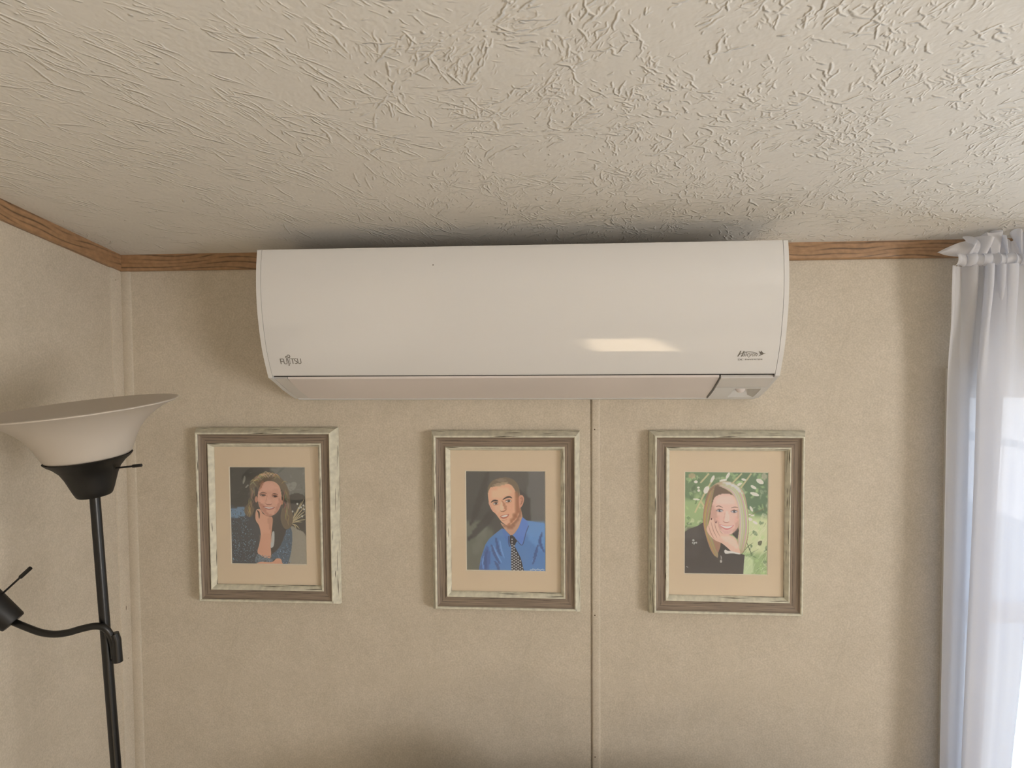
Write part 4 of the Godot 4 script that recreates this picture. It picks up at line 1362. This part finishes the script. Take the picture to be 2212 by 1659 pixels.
	brush([[628, 1285], [636, 1320], [632, 1352]], 18, col(146, 136, 126), 1.5)
	brush([[110, 1452], [130, 1462], [145, 1478]], 10, col(150, 140, 136), 1.5)

# ------------------------------------------------------------------ floor lamp
func floor_lamp() -> void:
	var z := 0.5028
	var foot := Vector3(-0.7154, 0, z)
	var o := base("floor_lamp", foot)
	tag(o, "black torchiere floor lamp with white bowl shade and side reading arm", "lamp")
	var rel := func(x: float, y: float, dz := 0.0) -> Vector3: return Vector3(x, CY + y, z + dz) - foot
	obj("base", lathe([Vector2(0, 0.001), Vector2(0.13, 0.001), Vector2(0.13, 0.012), Vector2(0.122, 0.02), Vector2(0.04, 0.032), Vector2(0.016, 0.045), Vector2(0, 0.045)], 48), M.black, o)
	var top: Vector3 = rel.call(-0.7938, -0.2298)
	var low := Vector3(0, 0.03, 0)
	obj("pole", tube([low, low.lerp(top, 0.5), top + (top - low).normalized() * 0.01], 0.0083, 24), M.black, o)
	obj("collar", tube([low.lerp(top, 0.44), low.lerp(top, 0.455)], 0.0098, 24), M.black, o)
	# cup, shade and switch stand on an axis that leans a little more than the pole
	var rim: Vector3 = rel.call(-0.8045, -0.0790, 0.0126)
	var axis := (rim - top).normalized()
	var q := Quaternion(Vector3.UP, axis)
	var cup := [Vector2(0, 0), Vector2(0.0255, 0), Vector2(0.0275, 0.002), Vector2(0.031, 0.010), Vector2(0.0345, 0.020), Vector2(0.0395, 0.034), Vector2(0.0455, 0.046), Vector2(0.0545, 0.056), Vector2(0.0620, 0.0615), Vector2(0.0665, 0.0665), Vector2(0.0655, 0.0672), Vector2(0.060, 0.0645), Vector2(0.052, 0.059), Vector2(0.02, 0.050), Vector2(0, 0.05)]
	var c := obj("lamp_cup", lathe(cup, 64), M.black_matt, o, top)
	c.quaternion = q
	var outer := [Vector2(0.0560, 0.0640), Vector2(0.0640, 0.0685), Vector2(0.0690, 0.0780), Vector2(0.0765, 0.0950), Vector2(0.0860, 0.1105), Vector2(0.0990, 0.1245), Vector2(0.1150, 0.1365), Vector2(0.1325, 0.1455), Vector2(0.1485, 0.1512)]
	outer = spline(outer, 3)
	var shell := outer.duplicate()
	shell.append(Vector2(0.1490, 0.1528))
	for i in range(outer.size() - 1, -1, -1): shell.append(outer[i] + Vector2(-0.0012, 0.0026))
	var s := obj("lamp_shade", lathe(shell, 72, true), M.shade, o, top)
	s.quaternion = q
	var bulb := []
	for i in 13:
		var t := -PI / 2 + PI * i / 12
		bulb.append(Vector2(cos(t) * 0.028, 0.088 + sin(t) * 0.030))
	bulb[0] = Vector2(0, 0.058)
	bulb[12] = Vector2(0, 0.118)
	var b := obj("bulb", lathe(bulb, 24), M.bulb, o, top)
	b.quaternion = q
	var st := begin()
	var s0: Vector3 = rel.call(-0.7500, -0.1815, 0.006)
	var s1: Vector3 = rel.call(-0.7030, -0.1760, 0.008)
	add_tube(st, [s0, s0.lerp(s1, 0.66), s0.lerp(s1, 0.665), s1], [0.0016, 0.0016, 0.0027, 0.0027], 12)
	obj("switch", st.commit(), M.black_matt, o)
	# side arm
	var arm_pts := []
	for k in [[-0.7655, -0.512, 0.002], [-0.7655, -0.490, 0.004], [-0.767, -0.470, 0.008], [-0.7735, -0.4555, 0.013], [-0.787, -0.4505, 0.017], [-0.810, -0.4545, 0.020], [-0.833, -0.4610, 0.021], [-0.856, -0.4640, 0.022], [-0.880, -0.4620, 0.022], [-0.904, -0.4545, 0.022], [-0.936, -0.4425, 0.022]]:
		arm_pts.append(rel.call(k[0], k[1], k[2]))
	var arm := obj("side_arm", tube(spline(arm_pts, 5), 0.0058, 18), M.black, o)
	obj("arm_socket", tube([rel.call(-0.7595, -0.5185, 0.002), rel.call(-0.7610, -0.480, 0.003), rel.call(-0.7635, -0.468, 0.005)], 0.0078, 18), M.black, arm)
	# reading head
	var hb: Vector3 = rel.call(-0.9320, -0.4440, 0.022)
	var ha := Vector3(-0.0430, 0.0490, 0.012).normalized()
	var hq := Quaternion(Vector3.UP, ha)
	var head := base("reading_head", Vector3.ZERO, o)
	var hc := obj("head_cup", lathe([Vector2(0, -0.002), Vector2(0.0185, -0.002), Vector2(0.0200, 0.0005), Vector2(0.0235, 0.060), Vector2(0.0225, 0.061), Vector2(0.016, 0.055), Vector2(0, 0.055)], 40), M.black_matt, head, hb)
	hc.quaternion = hq
	var so := [Vector2(0.0205, 0.052), Vector2(0.0225, 0.062), Vector2(0.028, 0.080), Vector2(0.037, 0.096), Vector2(0.050, 0.108)]
	var sh := so.duplicate()
	for i in range(so.size() - 1, -1, -1): sh.append(so[i] + Vector2(-0.0016, 0.0014))
	var hs := obj("head_shade", lathe(sh, 48, true), M.shade, head, hb)
	hs.quaternion = hq
	st = begin()
	s0 = rel.call(-0.9480, -0.3960, 0.024)
	s1 = rel.call(-0.8945, -0.3500, 0.024)
	add_tube(st, [s0, s0.lerp(s1, 0.62), s0.lerp(s1, 0.66), s1], [0.0017, 0.0017, 0.0034, 0.0034], 12)
	obj("head_switch", st.commit(), M.black_matt, head)

# ------------------------------------------------------------------ curtain
func fold_path(t: float, s: float) -> Vector2:
	# plan position (x, z) across the cloth (s) at relative height t (0 at the rod, 1 near the floor)
	var xl := 0.851 - 0.006 * exp(-t * 40.0) + 0.006 * exp(-pow((t - 0.05) / 0.03, 2.0))
	var xr := lerpf(1.045, 0.955, t) + 0.004 * sin(t * 19.0)
	var xa := lerpf(0.965, 0.895, t)
	var xb := lerpf(0.886, 0.846, t * t) + 0.002 * sin(t * 9.0)
	var pts := [Vector2(xl, 0.070), Vector2(lerpf(xl, xa, 0.35), 0.062), Vector2(lerpf(xl, xa, 0.75), 0.072), Vector2(xa, 0.088), Vector2(lerpf(xa, xb, 0.25), 0.104), Vector2(lerpf(xa, xb, 0.75), 0.106), Vector2(xb, 0.116), Vector2(lerpf(xb, xr, 0.25), 0.130), Vector2(lerpf(xb, xr, 0.6), 0.112), Vector2(xr, 0.088)]
	var f := s * (pts.size() - 1)
	var i := mini(int(f), pts.size() - 2)
	var u := f - i
	var a: Vector2 = pts[maxi(i - 1, 0)]
	var b: Vector2 = pts[i]
	var c: Vector2 = pts[i + 1]
	var d: Vector2 = pts[mini(i + 2, pts.size() - 1)]
	return 0.5 * ((2.0 * b) + (c - a) * u + (2.0 * a - 5.0 * b + 4.0 * c - d) * u * u + (3.0 * b - a - 3.0 * c + d) * u * u * u)

func curtain() -> void:
	var o := base("curtain", Vector3(0.96, 0.05, 0.09))
	tag(o, "sheer white curtain panel gathered on its rod at the window", "curtain")
	var rod_y := CY + 0.206
	var low := 0.05
	var ns := 220
	var nt := 150
	var grid := []
	for j in nt + 1:
		var t := float(j) / nt
		t = t * t * 0.6 + t * 0.4
		var y := lerpf(rod_y - 0.012, low, t)
		var w := smoothstep(0.0, 0.14, t)
		var row := []
		for i in ns + 1:
			var s := float(i) / ns
			var fold := fold_path(t, s)
			var wave := sin(s * TAU * 9.0 + 0.6) + 0.5 * sin(s * TAU * 14.5 + 2.0)
			var first := fold_path(0.0, s)
			var gat := Vector2(lerpf(lerpf(0.846, 1.10, s), first.x, 0.8) + 0.004 * sin(s * TAU * 16.0), 0.088 + (first.y - 0.09) * 0.35 + 0.006 * wave)
			var p := gat.lerp(fold, w)
			p.y += 0.0045 * wave * (1.0 - w * 0.75)
			row.append(Vector3(p.x, y, p.y))
		grid.append(row)
	obj("cloth", cloth_mesh(grid), M.sheer, o, -o.position)
	# ruffle above the rod
	grid = []
	var nh := 16
	for j in nh + 1:
		var t := float(j) / nh
		var row := []
		for i in ns + 1:
			var s := float(i) / ns
			var wave := sin(s * TAU * 9.0 + 0.6) + 0.5 * sin(s * TAU * 14.5 + 2.0)
			var tall := 0.042 + 0.010 * sin(s * TAU * 4.0 + 1.0) + 0.005 * sin(s * TAU * 11.0)
			var lean := 0.0
			var x := lerpf(0.872, 1.10, s) + 0.004 * sin(s * TAU * 16.0) + 0.010 * t * sin(s * TAU * 7.0 + 2.0) - lean
			var zz := 0.094 + (0.008 + 0.013 * t) * wave - 0.010 * t + 0.012 * sin(t * PI) * exp(-s * 14.0)
			var y := rod_y + 0.010 + tall * t * (1.0 - 0.55 * exp(-s * 22.0) * t)
			row.append(Vector3(x, y, maxf(zz, 0.02)))
		grid.append(row)
	obj("header_ruffle", cloth_mesh(grid), M.sheer, o, -o.position)
	# pocket round the rod
	grid = []
	for j in 17:
		var t := float(j) / 16
		var a := PI * (0.5 + t)
		var row := []
		for i in ns + 1:
			var s := float(i) / ns
			var wave := sin(s * TAU * 9.0 + 0.6) + 0.5 * sin(s * TAU * 14.5 + 2.0)
			var x := lerpf(0.846, 1.10, s) + 0.004 * sin(s * TAU * 16.0)
			row.append(Vector3(x, rod_y - 0.001 + 0.0125 * sin(a) + 0.0015 * sin(s * TAU * 23.0), 0.094 + 0.0045 * wave - 0.0125 * cos(a)))
		grid.append(row)
	obj("rod_pocket", cloth_mesh(grid), M.sheer, o, -o.position)
	# the open end of the header stands out to the left like a leaf
	grid = []
	for j in 13:
		var v := -1.0 + j / 6.0
		var row := []
		for i in 17:
			var u := i / 16.0
			var half := 0.019 * pow(sin(PI * clampf(u * 0.62 + 0.38, 0.0, 0.999)), 0.8) * (1.0 - 0.25 * u)
			row.append(Vector3(lerpf(0.892, 0.820, u), CY + lerpf(0.229, 0.223, u) + v * half + 0.004 * u * (1.0 - u), 0.094 + 0.013 * (1.0 - v * v) * (1.0 - u * 0.8) - 0.012 * u + 0.003 * sin(u * 9.0 + v * 2.0)))
		grid.append(row)
	obj("header_end", cloth_mesh(grid), M.sheer, o, -o.position)
	var rod := base("curtain_rod", Vector3(1.92, rod_y, 0))
	tag(rod, "thin white rod carrying the sheer curtain near the ceiling", "curtain rod")
	obj("bar", tube([Vector3(-1.02, -0.001, 0.093), Vector3(1.02, -0.001, 0.093)], 0.003, 16), M.vinyl, rod)
	for x in [-1.0, 1.0]:
		obj("bracket", extrude([Vector2(0, -0.006), Vector2(0.088, -0.005), Vector2(0.088, 0.004), Vector2(0, 0.006)], x - 0.001, x + 0.001), M.vinyl, rod)

func cloth_mesh(grid: Array) -> Mesh:
	var st := begin()
	st.set_smooth_group(0)
	for j in grid.size() - 1:
		for i in grid[j].size() - 1:
			var a: Vector3 = grid[j][i]
			var b: Vector3 = grid[j][i + 1]
			var c: Vector3 = grid[j + 1][i + 1]
			var d: Vector3 = grid[j + 1][i]
			for v in [a, b, c, a, c, d]: st.add_vertex(v)
	st.generate_normals()
	st.index()
	return st.commit()

# ------------------------------------------------------------------ sofa below the frame
func sofa() -> void:
	var o := base("sofa", Vector3(0.145, 0, 0.5))
	tag(o, "brown upholstered sofa standing against the wall below the portraits", "sofa")
	var cushion := func(called: String, lo: Vector3, hi: Vector3, r: float) -> void:
		obj(called, extrude(round_rect(lo.z, hi.z, lo.y, hi.y, r, 6), lo.x, hi.x), M.upholstery, o)
	for k in 2:
		var x := -0.56 + 0.56 * k
		cushion.call("seat_cushion", Vector3(x + 0.005, 0.26, -0.16), Vector3(x + 0.555, 0.46, 0.42), 0.06)
		obj("back_cushion", pillow(0.545, 0.50, 0.17, 0.065 if k == 0 else 0.0), M.upholstery, o, Vector3(x + 0.28, 0.672, -0.205))
	cushion.call("frame", Vector3(-0.56, 0.08, -0.42), Vector3(0.56, 0.26, 0.40), 0.02)
	cushion.call("backrest", Vector3(-0.56, 0.26, -0.44), Vector3(0.56, 0.85, -0.295), 0.05)
	for s in [-1.0, 1.0]:
		cushion.call("armrest", Vector3(minf(s * 0.565, s * 0.68), 0.08, -0.43), Vector3(maxf(s * 0.565, s * 0.68), 0.62, 0.42), 0.06)
		for z in [-0.36, 0.34]:
			obj("leg", lathe([Vector2(0, 0), Vector2(0.018, 0), Vector2(0.024, 0.08), Vector2(0, 0.08)], 16), M.black_matt, o, Vector3(s * 0.62, 0.0, z))

# a stuffed cushion, thick in the middle; bump lifts the right half of its top edge
func pillow(w: float, h: float, d: float, bump: float) -> Mesh:
	var st := begin()
	var n := 20
	for side in [1.0, -1.0]:
		var grid := []
		for j in n + 1:
			var v := sin((float(j) / n - 0.5) * PI)
			var row := []
			for i in n + 1:
				var u := sin((float(i) / n - 0.5) * PI)
				var x := w / 2 * u * sqrt(1.0 - v * v * 0.16)
				var y := h / 2 * v * sqrt(1.0 - u * u * 0.16)
				y += bump * smoothstep(0.3, 1.0, v) * exp(-pow((u - 0.42) / 0.42, 2.0))
				row.append(Vector3(x, y, side * d / 2 * pow(maxf((1.0 - pow(u, 6.0)) * (1.0 - pow(v, 6.0)), 0.0), 0.4)))
			grid.append(row)
		if side > 0: grid.reverse()
		st.append_from(cloth_mesh(grid), 0, Transform3D())
	return st.commit()
